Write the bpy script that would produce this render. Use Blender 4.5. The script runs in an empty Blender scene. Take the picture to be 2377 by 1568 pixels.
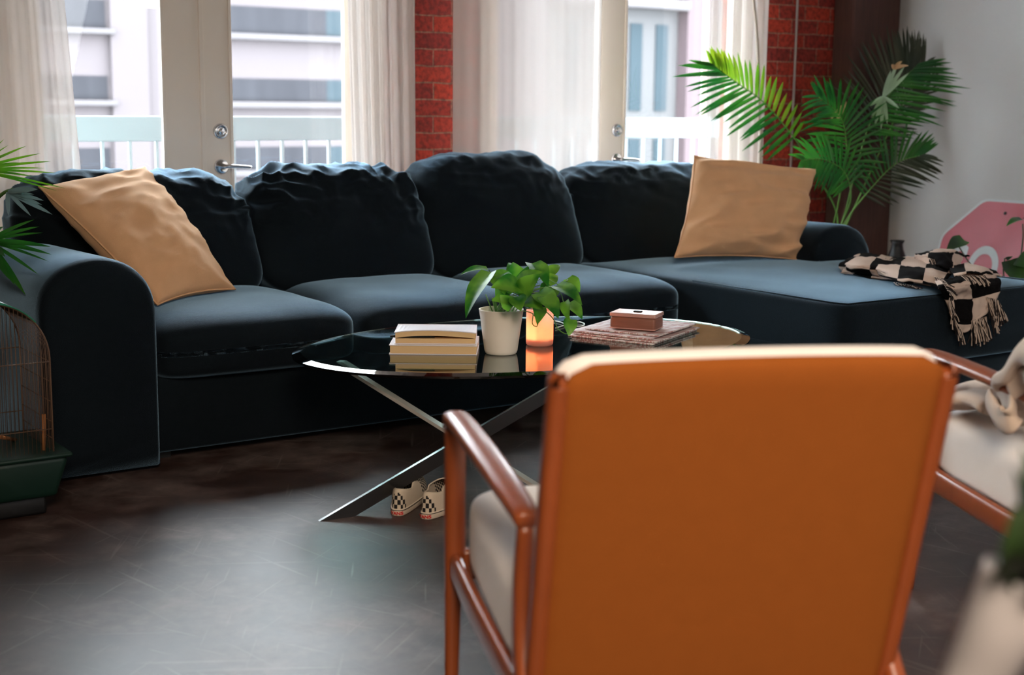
import bpy, bmesh, math, random
from mathutils import Vector, Matrix, noise
random.seed(7)
PI = math.pi
SC = bpy.context.scene
COL = SC.collection

# ------------------------------------------------------------------ camera
F_PX, CX, CY = 3301.0, 1188.5, 784.0
YAW, PITCH, ROLL = math.radians(35), math.atan(539 / 3301.0), math.radians(.55)
CAM = Vector((0, 0, 1.21))
FWD = Vector((math.sin(YAW) * math.cos(PITCH), math.cos(YAW) * math.cos(PITCH), -math.sin(PITCH)))
_r = Vector((math.cos(YAW), -math.sin(YAW), 0)); _u = _r.cross(FWD)
RGT = math.cos(ROLL) * _r + math.sin(ROLL) * _u
UPV = -math.sin(ROLL) * _r + math.cos(ROLL) * _u
cd = bpy.data.cameras.new('camera'); cam = bpy.data.objects.new('camera', cd); COL.objects.link(cam)
m = Matrix((RGT, UPV, -FWD)).transposed().to_4x4(); m.translation = CAM
cam.matrix_world = m
cd.sensor_fit = 'HORIZONTAL'; cd.sensor_width = 36; cd.lens = F_PX / 2377 * 36
cd.clip_start = .05; cd.clip_end = 300
cd.dof.use_dof = True; cd.dof.focus_distance = 4.75; cd.dof.aperture_fstop = 2.9
SC.camera = cam

def at(px, py, Z):
    """world point seen at a pixel of the photo, Z metres in front of the lens"""
    d = FWD + RGT * ((px - CX) / F_PX) + UPV * ((CY - py) / F_PX)
    return CAM + d * Z
def atz(px, py, z):
    d = FWD + RGT * ((px - CX) / F_PX) + UPV * ((CY - py) / F_PX)
    return CAM + d * ((z - CAM.z) / d.z)
def aty(px, py, y):
    d = FWD + RGT * ((px - CX) / F_PX) + UPV * ((CY - py) / F_PX)
    return CAM + d * ((y - CAM.y) / d.y)

# ------------------------------------------------------------------ sky and light
SC.view_settings.view_transform = 'Standard'
SC.view_settings.look = 'None'
SC.view_settings.gamma = 1
SC.view_settings.use_curve_mapping = False
SC.view_settings.exposure = 0.14
w = bpy.data.worlds.new('sky'); SC.world = w; w.use_nodes = True
bg = w.node_tree.nodes['Background']
bg.inputs[0].default_value = (.86, .93, 1, 1); bg.inputs[1].default_value = 26.0

def area(name, loc, target, sx, sy, power, color):
    l = bpy.data.lights.new(name, 'AREA'); l.shape = 'RECTANGLE'; l.size = sx; l.size_y = sy
    l.energy = power; l.color = color
    o = bpy.data.objects.new(name, l); COL.objects.link(o); o.location = loc
    o.rotation_euler = (Vector(target) - Vector(loc)).to_track_quat('-Z', 'Y').to_euler()
    return o
# unseen warm fill, added above and behind the camera to lift the chair back
l_ = area('warm_fill_light', (-.3, -1.2, 2.85), (1.7, 1.5, .3), 1.2, 1.2, 38, (1, .82, .64))
l_.data.spread = math.radians(80)
# neutral fill added behind the camera to brighten the right wall
area('rear_fill_light', (4.6, -3.1, 1.9), (6.6, 3.4, 1.4), 1.5, 1.8, 60, (.93, .97, 1))

# ------------------------------------------------------------------ materials
def lin(c):
    return tuple((v / 255 / 12.92) if v / 255 <= .04045 else ((v / 255 + .055) / 1.055) ** 2.4 for v in c) + (1,)
MATS = {}
def mat(name, rgb, rough=.6, metal=0, var=0, vscale=8, bump=0, bscale=60, sheen=0, srough=.5, stint=(1, 1, 1), spec=.5,
        trans=0, coat=0, emit=None, estr=0, sss=0, aniso=None, alpha=1):
    if name in MATS: return MATS[name]
    m = bpy.data.materials.new(name); m.use_nodes = True; nt = m.node_tree; N = nt.nodes; L = nt.links
    b = N['Principled BSDF']; c = lin(rgb)
    b.inputs['Base Color'].default_value = c
    b.inputs['Roughness'].default_value = rough; b.inputs['Metallic'].default_value = metal
    b.inputs['Specular IOR Level'].default_value = spec
    if sheen:
        b.inputs['Sheen Weight'].default_value = sheen; b.inputs['Sheen Roughness'].default_value = srough
        b.inputs['Sheen Tint'].default_value = stint + (1,)
    if coat: b.inputs['Coat Weight'].default_value = coat; b.inputs['Coat Roughness'].default_value = .15
    if trans: b.inputs['Transmission Weight'].default_value = trans
    if sss:
        b.inputs['Subsurface Weight'].default_value = sss; b.inputs['Subsurface Radius'].default_value = (.02, .01, .006)
    if emit: b.inputs['Emission Color'].default_value = emit + (1,); b.inputs['Emission Strength'].default_value = estr
    tc = N.new('ShaderNodeTexCoord')
    mp = N.new('ShaderNodeMapping'); L.new(tc.outputs['Object'], mp.inputs[0])
    if aniso: mp.inputs['Scale'].default_value = aniso
    if var:
        n = N.new('ShaderNodeTexNoise'); n.inputs['Scale'].default_value = vscale; n.inputs['Detail'].default_value = 5
        L.new(mp.outputs[0], n.inputs[0])
        mx = N.new('ShaderNodeMix'); mx.data_type = 'RGBA'
        mx.inputs[6].default_value = tuple(v * (1 - var) for v in c[:3]) + (1,)
        mx.inputs[7].default_value = tuple(min(1, v * (1 + var)) for v in c[:3]) + (1,)
        L.new(n.outputs[0], mx.inputs[0]); L.new(mx.outputs[2], b.inputs['Base Color'])
    if bump:
        n2 = N.new('ShaderNodeTexNoise'); n2.inputs['Scale'].default_value = bscale; n2.inputs['Detail'].default_value = 3
        L.new(mp.outputs[0], n2.inputs[0])
        bp = N.new('ShaderNodeBump'); bp.inputs['Strength'].default_value = bump; bp.inputs['Distance'].default_value = .004
        L.new(n2.outputs[0], bp.inputs['Height']); L.new(bp.outputs[0], b.inputs['Normal'])
    MATS[name] = m
    return m

def thin_glass(name, tint, refl=1.0):
    m = bpy.data.materials.new(name); m.use_nodes = True; N = m.node_tree.nodes; L = m.node_tree.links
    for n in list(N): N.remove(n)
    o = N.new('ShaderNodeOutputMaterial'); t = N.new('ShaderNodeBsdfTransparent'); g = N.new('ShaderNodeBsdfGlossy')
    t.inputs[0].default_value = tint + (1,); g.inputs['Roughness'].default_value = .01
    f = N.new('ShaderNodeFresnel'); f.inputs[0].default_value = 1.5
    mu = N.new('ShaderNodeMath'); mu.operation = 'MULTIPLY'; mu.inputs[1].default_value = refl; L.new(f.outputs[0], mu.inputs[0])
    ge = N.new('ShaderNodeNewGeometry'); iv = N.new('ShaderNodeMath'); iv.operation = 'SUBTRACT'; iv.inputs[0].default_value = refl; L.new(ge.outputs['Backfacing'], iv.inputs[1]); iv.use_clamp = True; L.new(iv.outputs[0], mu.inputs[1])
    mx = N.new('ShaderNodeMixShader'); L.new(mu.outputs[0], mx.inputs[0]); L.new(t.outputs[0], mx.inputs[1]); L.new(g.outputs[0], mx.inputs[2])
    L.new(mx.outputs[0], o.inputs[0]); return m

def cloth_sheer(name, rgb, tr=.25, tl=.6):
    m = bpy.data.materials.new(name); m.use_nodes = True; N = m.node_tree.nodes; L = m.node_tree.links
    for n in list(N): N.remove(n)
    c = lin(rgb)
    o = N.new('ShaderNodeOutputMaterial'); t = N.new('ShaderNodeBsdfTransparent'); d = N.new('ShaderNodeBsdfDiffuse'); q = N.new('ShaderNodeBsdfTranslucent')
    d.inputs[0].default_value = c; q.inputs[0].default_value = c
    m1 = N.new('ShaderNodeMixShader'); m1.inputs[0].default_value = tl; L.new(d.outputs[0], m1.inputs[1]); L.new(q.outputs[0], m1.inputs[2])
    m2 = N.new('ShaderNodeMixShader'); m2.inputs[0].default_value = tr; L.new(m1.outputs[0], m2.inputs[1]); L.new(t.outputs[0], m2.inputs[2])
    L.new(m2.outputs[0], o.inputs[0]); return m

def leaf_mat(name, rgb, tl=.35, rough=.35, rgb2=None, vs=6):
    m = bpy.data.materials.new(name); m.use_nodes = True; N = m.node_tree.nodes; L = m.node_tree.links
    b = N['Principled BSDF']; o = N['Material Output']; c = lin(rgb); c2 = lin(rgb2 or rgb)
    tc = N.new('ShaderNodeTexCoord'); n = N.new('ShaderNodeTexNoise'); n.inputs['Scale'].default_value = vs; n.inputs['Detail'].default_value = 2
    L.new(tc.outputs['Object'], n.inputs[0])
    rp = N.new('ShaderNodeValToRGB'); rp.color_ramp.elements[0].position = .4; rp.color_ramp.elements[1].position = .62
    rp.color_ramp.elements[0].color = c; rp.color_ramp.elements[1].color = c2
    L.new(n.outputs[0], rp.inputs[0]); L.new(rp.outputs[0], b.inputs['Base Color']); b.inputs['Roughness'].default_value = rough
    q = N.new('ShaderNodeBsdfTranslucent'); L.new(rp.outputs[0], q.inputs[0])
    mx = N.new('ShaderNodeMixShader'); mx.inputs[0].default_value = tl
    L.new(b.outputs[0], mx.inputs[1]); L.new(q.outputs[0], mx.inputs[2]); L.new(mx.outputs[0], o.inputs[0])
    return m

def brick_mat():
    m = bpy.data.materials.new('brick'); m.use_nodes = True; N = m.node_tree.nodes; L = m.node_tree.links
    b = N['Principled BSDF']; b.inputs['Roughness'].default_value = .85
    tc = N.new('ShaderNodeTexCoord'); sp = N.new('ShaderNodeSeparateXYZ'); cb = N.new('ShaderNodeCombineXYZ')
    L.new(tc.outputs['Object'], sp.inputs[0]); L.new(sp.outputs[0], cb.inputs[0]); L.new(sp.outputs[2], cb.inputs[1])
    nz = N.new('ShaderNodeTexNoise'); nz.inputs['Scale'].default_value = 9; L.new(tc.outputs['Object'], nz.inputs[0])
    va = N.new('ShaderNodeVectorMath'); va.operation = 'MULTIPLY_ADD'; L.new(nz.outputs[1], va.inputs[0]); va.inputs[1].default_value = (.012, .012, 0); L.new(cb.outputs[0], va.inputs[2])
    br = N.new('ShaderNodeTexBrick'); br.inputs['Scale'].default_value = 1; br.inputs['Brick Width'].default_value = .205
    br.inputs['Row Height'].default_value = .0775; br.inputs['Mortar Size'].default_value = .0045; br.inputs['Mortar Smooth'].default_value = .3
    br.inputs['Color1'].default_value = lin((178, 52, 26)); br.inputs['Color2'].default_value = lin((124, 32, 28)); br.inputs['Mortar'].default_value = lin((150, 104, 84))
    br.inputs['Bias'].default_value = -.1
    L.new(va.outputs[0], br.inputs[0])
    n2 = N.new('ShaderNodeTexNoise'); n2.inputs['Scale'].default_value = 45; n2.inputs['Detail'].default_value = 6; L.new(tc.outputs['Object'], n2.inputs[0])
    rp = N.new('ShaderNodeValToRGB'); rp.color_ramp.elements[0].position = .35; rp.color_ramp.elements[0].color = (.35, .3, .3, 1); rp.color_ramp.elements[1].position = .6; rp.color_ramp.elements[1].color = (1, 1, 1, 1)
    L.new(n2.outputs[0], rp.inputs[0])
    mx = N.new('ShaderNodeMix'); mx.data_type = 'RGBA'; mx.blend_type = 'MULTIPLY'; mx.inputs[0].default_value = .8
    L.new(br.outputs[0], mx.inputs[6]); L.new(rp.outputs[0], mx.inputs[7]); L.new(mx.outputs[2], b.inputs['Base Color'])
    bp = N.new('ShaderNodeBump'); bp.inputs['Strength'].default_value = .8; bp.inputs['Distance'].default_value = .006; bp.invert = True
    L.new(br.outputs[1], bp.inputs['Height']); 
    bp2 = N.new('ShaderNodeBump'); bp2.inputs['Strength'].default_value = .5; bp2.inputs['Distance'].default_value = .004
    L.new(n2.outputs[0], bp2.inputs['Height']); L.new(bp.outputs[0], bp2.inputs['Normal']); L.new(bp2.outputs[0], b.inputs['Normal'])
    return m

def floor_mat():
    m = bpy.data.materials.new('polished_concrete'); m.use_nodes = True; N = m.node_tree.nodes; L = m.node_tree.links
    b = N['Principled BSDF']; tc = N.new('ShaderNodeTexCoord')
    n = N.new('ShaderNodeTexNoise'); n.inputs['Scale'].default_value = 1.7; n.inputs['Detail'].default_value = 8; n.inputs['Roughness'].default_value = .62
    L.new(tc.outputs['Object'], n.inputs[0])
    rp = N.new('ShaderNodeValToRGB'); e = rp.color_ramp.elements
    e[0].position = .33; e[0].color = lin((34, 18, 14)); e[1].position = .70; e[1].color = lin((118, 104, 100))
    k = e.new(.5); k.color = lin((64, 46, 41))
    L.new(n.outputs[0], rp.inputs[0])
    # worn scratches: long thin streaks in several directions
    prev = None
    for an, sx, sc_, off in ((.15, 34, .8, 0), (-.55, 40, 1.1, 3), (1.05, 30, .7, 7), (2.2, 46, 1.0, 11), (.5, 60, 1.6, 17)):
        mp = N.new('ShaderNodeMapping'); mp.vector_type = 'TEXTURE'; mp.inputs['Rotation'].default_value = (0, 0, an); mp.inputs['Location'].default_value = (off, off, 0); mp.inputs['Scale'].default_value = (1 / sx / 1.6, 1 / sc_ / 2.2, 1)
        L.new(tc.outputs['Object'], mp.inputs[0]); v = N.new('ShaderNodeTexNoise'); v.inputs['Scale'].default_value = 1; v.inputs['Detail'].default_value = 1; v.inputs['Distortion'].default_value = .3
        L.new(mp.outputs[0], v.inputs[0]); rg = N.new('ShaderNodeMapRange'); rg.inputs[1].default_value = .69; rg.inputs[2].default_value = .76; L.new(v.outputs[0], rg.inputs[0])
        if prev:
            ad = N.new('ShaderNodeMath'); ad.operation = 'MAXIMUM'; L.new(prev.outputs[0], ad.inputs[0]); L.new(rg.outputs[0], ad.inputs[1]); prev = ad
        else: prev = rg
    sc = N.new('ShaderNodeMath'); sc.operation = 'MULTIPLY'; sc.inputs[1].default_value = .16; L.new(prev.outputs[0], sc.inputs[0])
    n5 = N.new('ShaderNodeTexNoise'); n5.inputs['Scale'].default_value = 9; n5.inputs['Detail'].default_value = 10; n5.inputs['Roughness'].default_value = .7; L.new(tc.outputs['Object'], n5.inputs[0])
    r5 = N.new('ShaderNodeMapRange'); r5.inputs[1].default_value = .35; r5.inputs[2].default_value = .65; r5.inputs[3].default_value = .62; r5.inputs[4].default_value = 1.25; L.new(n5.outputs[0], r5.inputs[0])
    vm = N.new('ShaderNodeVectorMath'); vm.operation = 'SCALE'; L.new(rp.outputs[0], vm.inputs[0]); L.new(r5.outputs[0], vm.inputs['Scale'])
    mx = N.new('ShaderNodeMix'); mx.data_type = 'RGBA'; L.new(sc.outputs[0], mx.inputs[0]); L.new(vm.outputs[0], mx.inputs[6]); mx.inputs[7].default_value = lin((170, 160, 154))
    L.new(mx.outputs[2], b.inputs['Base Color'])
    r = N.new('ShaderNodeMapRange'); r.inputs[3].default_value = .36; r.inputs[4].default_value = .52; L.new(n.outputs[0], r.inputs[0]); L.new(r.outputs[0], b.inputs['Roughness'])
    bp = N.new('ShaderNodeBump'); bp.inputs['Strength'].default_value = .12; bp.inputs['Distance'].default_value = .004; L.new(n.outputs[0], bp.inputs['Height']); L.new(bp.outputs[0], b.inputs['Normal'])
    b.inputs['Specular IOR Level'].default_value = .42
    return m

M_SOFA = mat('dark_sofa_fabric', (14, 14, 18), .72, var=.25, vscale=40, bump=.35, bscale=420, sheen=1.0, srough=.34, stint=(.44, .72, 1.0), spec=.2)
M_SOFA.node_tree.nodes['Principled BSDF'].inputs['Specular Tint'].default_value = (.4, .78, 1, 1)
M_PILLOW = mat('ochre_linen', (230, 180, 136), .9, var=.10, vscale=14, bump=.25, bscale=500, sheen=.25, stint=(1, .85, .7), spec=.2)
M_PAINT = mat('door_paint', (240, 228, 214), .45, var=.03, vscale=3)
M_WALL = mat('plaster_wall', (196, 195, 194), .9, var=.04, vscale=2, bump=.1, bscale=90)
M_WHITEWALL = mat('room_plaster', (222, 214, 204), .9, var=.03, vscale=2)
M_BRICK = brick_mat()
M_FLOOR = floor_mat()
M_POST = mat('dark_timber', (74, 42, 34), .75, var=.4, vscale=10, bump=.5, bscale=30, aniso=(6, 6, .6))
M_WOOD = mat('teak_wood', (146, 72, 34), .36, var=.22, vscale=9, aniso=(5, 5, .8), coat=.25)
def cloth_thick(name, rgb, tl):
    m = mat(name, rgb, .9, var=.06, vscale=30, bump=.2, bscale=500, spec=.15)
    N = m.node_tree.nodes; L = m.node_tree.links; b = N['Principled BSDF']; o = N['Material Output']
    q = N.new('ShaderNodeBsdfTranslucent'); q.inputs[0].default_value = lin(rgb)
    mx = N.new('ShaderNodeMixShader'); mx.inputs[0].default_value = tl
    L.new(b.outputs[0], mx.inputs[1]); L.new(q.outputs[0], mx.inputs[2]); L.new(mx.outputs[0], o.inputs[0]); return m
M_TAN = cloth_thick('tan_canvas', (190, 110, 46), .5)
M_CREAM = mat('cream_upholstery', (244, 236, 230), .9, var=.03, vscale=12, bump=.2, bscale=450, sheen=.4, spec=.2)
M_STEEL = mat('brushed_steel', (190, 190, 192), .35, metal=1)
M_SILVER = mat('shaded_bar_steel', (24, 23, 24), .34, spec=.9, coat=.6)
M_CHROME = mat('chrome', (215, 215, 218), .14, metal=1)
M_BLACK = mat('black_plastic', (16, 16, 18), .5)
M_POT = mat('cream_ceramic', (238, 226, 214), .5, var=.02)
M_SOIL = mat('soil', (52, 40, 30), .95, var=.4, vscale=60, bump=.8, bscale=80)
M_PAGES = mat('book_pages', (226, 190, 142), .85, var=.12, vscale=20, aniso=(1, 1, 120), bump=.3, bscale=40)
M_COVER = mat('white_book_cover', (232, 226, 232), .45)
M_LEAF = leaf_mat('pothos_leaf', (34, 112, 24), .32, .42, (110, 170, 52), 16)
M_STEM = mat('green_stem', (92, 140, 60), .5)
M_PALM = leaf_mat('palm_leaf', (26, 92, 34), .35, .4, (52, 118, 34), 5)
M_PALMY = leaf_mat('yellowing_palm_leaf', (132, 158, 30), .45, .4, (92, 150, 30), 5)
M_PALMD = leaf_mat('dark_palm_leaf', (34, 46, 28), .10, .45, (56, 58, 36), 5)
M_PALMW = leaf_mat('pale_palm_leaf', (170, 196, 170), .3, .35, (150, 184, 140), 5)
M_SHEER = cloth_sheer('sheer_curtain', (244, 235, 230), .17, .10)
M_PANE = thin_glass('window_pane', (.97, .985, .98))

# ------------------------------------------------------------------ mesh helpers
def link_mesh(name, bm, m, parent=None, smooth=True, sub=0):
    me = bpy.data.meshes.new(name)
    bmesh.ops.recalc_face_normals(bm, faces=bm.faces)
    bm.to_mesh(me); bm.free()
    if isinstance(m, (list, tuple)):
        for x in m: me.materials.append(x)
    else: me.materials.append(m)
    if smooth:
        for p in me.polygons: p.use_smooth = True
    o = bpy.data.objects.new(name, me); COL.objects.link(o)
    if parent:
        o.parent = parent
        o.matrix_parent_inverse = Matrix()
    if smooth == 'auto':
        pass
    if sub:
        s = o.modifiers.new('sub', 'SUBSURF'); s.levels = sub; s.render_levels = sub
    return o
def BM(): return bmesh.new()
def thing(name, loc=(0, 0, 0), rz=0, label=None, cat=None, group=None):
    o = bpy.data.objects.new(name, None); COL.objects.link(o); o.location = loc; o.rotation_euler = (0, 0, rz)
    o.empty_display_size = .1
    tag(o, label, cat, group); return o
def tag(o, label=None, cat=None, group=None, kind=None):
    if label: o['label'] = label
    if cat: o['category'] = cat
    if group: o['group'] = group
    if kind: o['kind'] = kind
    return o
def box(bm, x0, x1, y0, y1, z0, z1, bev=0, seg=2, mtx=None, mi=0):
    vs = [bm.verts.new(v) for v in ((x0, y0, z0), (x1, y0, z0), (x1, y1, z0), (x0, y1, z0), (x0, y0, z1), (x1, y0, z1), (x1, y1, z1), (x0, y1, z1))]
    fs = [bm.faces.new([vs[i] for i in f]) for f in ((3, 2, 1, 0), (4, 5, 6, 7), (0, 1, 5, 4), (1, 2, 6, 5), (2, 3, 7, 6), (3, 0, 4, 7))]
    for f in fs: f.material_index = mi
    if bev:
        es = list({e for f in fs for e in f.edges})
        r = bmesh.ops.bevel(bm, geom=es, offset=bev, segments=seg, affect='EDGES', profile=.5)
        vs = list({v for f in r['faces'] for v in f.verts} | {v for v in vs if v.is_valid})
    if mtx:
        for v in vs: v.co = mtx @ v.co
    return vs
def flat(o):
    for p in o.data.polygons: p.use_smooth = False
    return o
def frame_of(t, hint=Vector((0, 0, 1))):
    t = t.normalized()
    a = hint.cross(t)
    if a.length < 1e-4: a = Vector((1, 0, 0)).cross(t)
    a.normalize(); b = t.cross(a); return a, b
def bez(pts, n):
    """Catmull-Rom through the points"""
    P = [Vector(p) for p in pts]; out = []
    Q = [P[0] * 2 - P[1]] + P + [P[-1] * 2 - P[-2]]
    for i in range(len(P) - 1):
        for k in range(n):
            t = k / n; a, b, c, d = Q[i], Q[i + 1], Q[i + 2], Q[i + 3]
            out.append(.5 * ((2 * b) + (c - a) * t + (2 * a - 5 * b + 4 * c - d) * t * t + (3 * b - a - 3 * c + d) * t ** 3))
    out.append(P[-1]); return out
def sweep(bm, pts, rad, seg=8, hint=Vector((0, 0, 1)), caps=True, flatten=1.0, power=2):
    """rad: number, or list per point of r or (ra, rb); superellipse section"""
    rings = []; n = len(pts)
    for i, p in enumerate(pts):
        t = (pts[min(i + 1, n - 1)] - pts[max(i - 1, 0)])
        a, b = frame_of(t, hint)
        r = rad[i] if isinstance(rad, (list, tuple)) else rad
        ra, rb = r if isinstance(r, (list, tuple)) else (r, r * flatten)
        ring = []
        for k in range(seg):
            an = 2 * PI * k / seg; c, s = math.cos(an), math.sin(an)
            c = math.copysign(abs(c) ** (2 / power), c); s = math.copysign(abs(s) ** (2 / power), s)
            ring.append(bm.verts.new(p + a * (c * ra) + b * (s * rb)))
        rings.append(ring)
    for i in range(n - 1):
        for k in range(seg):
            bm.faces.new((rings[i][k], rings[i][(k + 1) % seg], rings[i + 1][(k + 1) % seg], rings[i + 1][k]))
    if caps:
        bm.faces.new(rings[0][::-1]); bm.faces.new(rings[-1])
    return rings
def lathe(bm, prof, seg=48, c=(0, 0, 0), sx=1, sy=1, cap0=True, cap1=False):
    rings = []
    for r, z in prof:
        rings.append([bm.verts.new((c[0] + r * sx * math.cos(2 * PI * k / seg), c[1] + r * sy * math.sin(2 * PI * k / seg), c[2] + z)) for k in range(seg)])
    for i in range(len(rings) - 1):
        for k in range(seg):
            bm.faces.new((rings[i][k], rings[i][(k + 1) % seg], rings[i + 1][(k + 1) % seg], rings[i + 1][k]))
    if cap0: bm.faces.new(rings[0][::-1])
    if cap1: bm.faces.new(rings[-1])
    return rings
def softbox(bm, x0, x1, y0, y1, z0, z1, n=24, pw=7, fn=None):
    """a cushion: superellipsoid box on a fine grid; fn(p, u) displaces it (u in -1..1)"""
    cx, cy, cz = (x0 + x1) / 2, (y0 + y1) / 2, (z0 + z1) / 2; hx, hy, hz = (x1 - x0) / 2, (y1 - y0) / 2, (z1 - z0) / 2
    idx = {}
    def vert(i, j, k):
        key = (i, j, k)
        if key in idx: return idx[key]
        q = Vector(tuple(math.sin((2 * a / n - 1) * PI / 2 * .0 + 0) if False else (2 * a / n - 1) for a in key))
        # denser towards the rims
        q = Vector(tuple(math.copysign(abs(c) ** .8, c) if c else 0 for c in q))
        L = (abs(q.x) ** pw + abs(q.y) ** pw + abs(q.z) ** pw) ** (1 / pw)
        u = q / L
        p = Vector((cx + u.x * hx, cy + u.y * hy, cz + u.z * hz))
        if fn: p = fn(p, u)
        v = bm.verts.new(p); idx[key] = v; return v
    for a in range(n):
        for b in range(n):
            for s in (0, n):
                for axis in range(3):
                    q = []
                    for da, db in ((0, 0), (1, 0), (1, 1), (0, 1)):
                        t = [a + da, b + db]; t.insert(axis, s); q.append(vert(*t))
                    bm.faces.new(q)
def nz(p, s, seed=0): return noise.noise(Vector((p.x * s + seed, p.y * s - seed * .7, p.z * s + seed * 1.3)))

# ------------------------------------------------------------------ the room
WY = 5.78; WX = 6.66; CEIL = 3.4
def struct(name, bm, m, smooth=False, parent=None, **k):
    o = link_mesh(name, bm, m, parent, smooth)
    if not parent: o['kind'] = 'structure'
    return o
bm = BM(); box(bm, -3.0, WX + .15, -3.2, WY + .12, -.12, 0); struct('floor', bm, M_FLOOR)
bm = BM(); box(bm, -3.0, WX + .15, -3.2, WY + .3, CEIL, CEIL + .12); struct('ceiling', bm, M_WHITEWALL)
bm = BM(); box(bm, -3.15, -3.0, -3.2, WY + .3, 0, CEIL); struct('wall_left', bm, M_WHITEWALL)
bm = BM(); box(bm, -3.15, WX + .15, -3.35, -3.2, 0, CEIL); struct('wall_front', bm, M_WHITEWALL)
bm = BM(); box(bm, WX, WX + .15, -3.2, WY + .3, 0, CEIL); struct('wall_right', bm, M_WALL)
# back wall: brick, two tall openings for the balcony doors
O1, O2, OT = (1.56, 3.31), (3.84, 5.62), 3.08
bm = BM()
box(bm, O1[1], O2[0], WY, WY + .22, 0, OT); box(bm, O2[1], WX, WY, WY + .22, 0, OT); box(bm, O1[0] - .0, WX, WY, WY + .22, OT, CEIL)
struct('wall_back', bm, M_BRICK)
bm = BM(); box(bm, -3.0, O1[0], WY, WY + .22, 0, CEIL); struct('wall_back_left', bm, M_PAINT)
bm = BM(); box(bm, 6.27, WX - .002, WY - .16, WY - .001, 0, CEIL, .012, 2); struct('trim_1', bm, M_POST)   # the timber post in the corner

def frame_rect(bm, x0, x1, z0, z1, y0, y1, l, r, b, t, bev=.004):
    box(bm, x0, x0 + l, y0, y1, z0, z1, bev); box(bm, x1 - r, x1, y0, y1, z0, z1, bev)
    box(bm, x0 + l, x1 - r, y0, y1, z0, z0 + b, bev); box(bm, x0 + l, x1 - r, y0, y1, z1 - t, z1, bev)
# outer frames of the openings
for i, (a, b) in enumerate((O1, O2)):
    bm = BM(); frame_rect(bm, a, b, 0, OT, WY - .012, WY + .13, .055, .055, .03, .05)
    struct('trim_%d' % (i + 2), bm, M_PAINT)
def leaf_door(name, x0, x1, l, r, y=WY + .02):
    bm = BM(); frame_rect(bm, x0, x1, .035, OT - .055, y, y + .045, l, r, .24, .12)
    # glazing beads
    frame_rect(bm, x0 + l - .002, x1 - r + .002, .27, OT - .17, y - .006, y + .01, .014, .014, .014, .014, .002)
    d = struct(name, bm, M_PAINT)
    bm = BM(); box(bm, x0 + l - .004, x1 - r + .004, y + .018, y + .024, .27, OT - .17)
    g = link_mesh('glass_pane', bm, M_PANE, d, False)
    return d
d1 = leaf_door('door_1', 1.615, 2.434, .13, .165)
d2 = leaf_door('door_2', 2.438, 3.255, .124, .125)
d3 = leaf_door('door_3', 3.895, 4.600, .05, .012)
d4 = leaf_door('door_4', 4.602, 5.565, .152, .05)
bm = BM(); box(bm, 5.272, 5.312, WY - .006, WY + .006, .03, OT - .06, .003); link_mesh('glazing_bar', bm, M_PAINT, d4, False)
bm = BM(); box(bm, 2.426, 2.446, WY + .012, WY + .028, .03, OT - .06, .003); link_mesh('astragal', bm, M_PAINT, d2, False)
def lockset(d, x, z_lock=1.088, z_han=.937, sgn=1):
    y = WY + .02
    bm = BM(); lathe(bm, [(.034, 0), (.034, .006), (.028, .012), (.022, .013), (.021, .009), (.010, .010), (.009, .016), (0.001, .017)], 32)
    # a thumb turn
    box(bm, -.003, .003, -.014, .014, .014, .028, .001)
    for v in bm.verts: v.co = Vector((x + v.co.x, y - v.co.z, z_lock + v.co.y))
    link_mesh('deadbolt', bm, M_CHROME, d)
    bm = BM(); lathe(bm, [(.033, 0), (.033, .005), (.027, .011), (.014, .013), (.012, .05), (.0005, .052)], 32)
    for v in bm.verts: v.co = Vector((x + v.co.x, y - v.co.z, z_han + v.co.y))
    rose = link_mesh('handle_rose', bm, M_CHROME, d)
    bm = BM()
    pts = bez([(x - .006, y - .045, z_han), (x + .02, y - .05, z_han + .002), (x + .07, y - .05, z_han), (x + .118, y - .048, z_han - .004)], 6)
    sweep(bm, pts, [(.010 - .003 * i / len(pts), .010 - .003 * i / len(pts)) for i in range(len(pts))], 12)
    link_mesh('lever', bm, M_CHROME, rose)
lockset(d2, 2.516); lockset(d4, 4.712)

# ------------------------------------------------------------------ outside: balcony, rail, street front
M_RAIL = mat('rail_paint', (118, 138, 146), .6)
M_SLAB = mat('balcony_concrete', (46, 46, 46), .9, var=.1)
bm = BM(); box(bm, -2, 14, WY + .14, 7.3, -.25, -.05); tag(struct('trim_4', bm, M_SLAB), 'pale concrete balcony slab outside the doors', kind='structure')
bm = BM(); box(bm, -2, 14, WY + .22, 7.1, 2.86, 3.05); struct('trim_5', bm, M_SLAB)   # unseen upper balcony slab, added to block the high sky light
rail = thing('balcony_railing', (0, 0, 0), 0, 'pale blue-grey balcony railing with a broad flat band, outside the doors', 'railing')
bm = BM(); box(bm, -1, 13, 7.19, 7.23, 1.008, 1.138, .006); link_mesh('top_band', bm, M_RAIL, rail, False)
bm = BM(); box(bm, -1, 13, 7.195, 7.225, .04, .08, .004); link_mesh('bottom_rail', bm, M_RAIL, rail, False)
x = 1.76 - .144 * 5
nbar = 0
while x < 8.6 and nbar < 60:
    if x > 1.3:
        bm = BM(); box(bm, x - .008, x + .008, 7.2, 7.216, .07, 1.01)
        link_mesh('baluster', bm, M_RAIL, rail, False); nbar += 1
    x += .144
for px in (1.2, 6.9, 12.6):
    bm = BM(); box(bm, px - .02, px + .02, 7.19, 7.23, -.05, 1.01, .003); link_mesh('post', bm, M_RAIL, rail, False)

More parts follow.
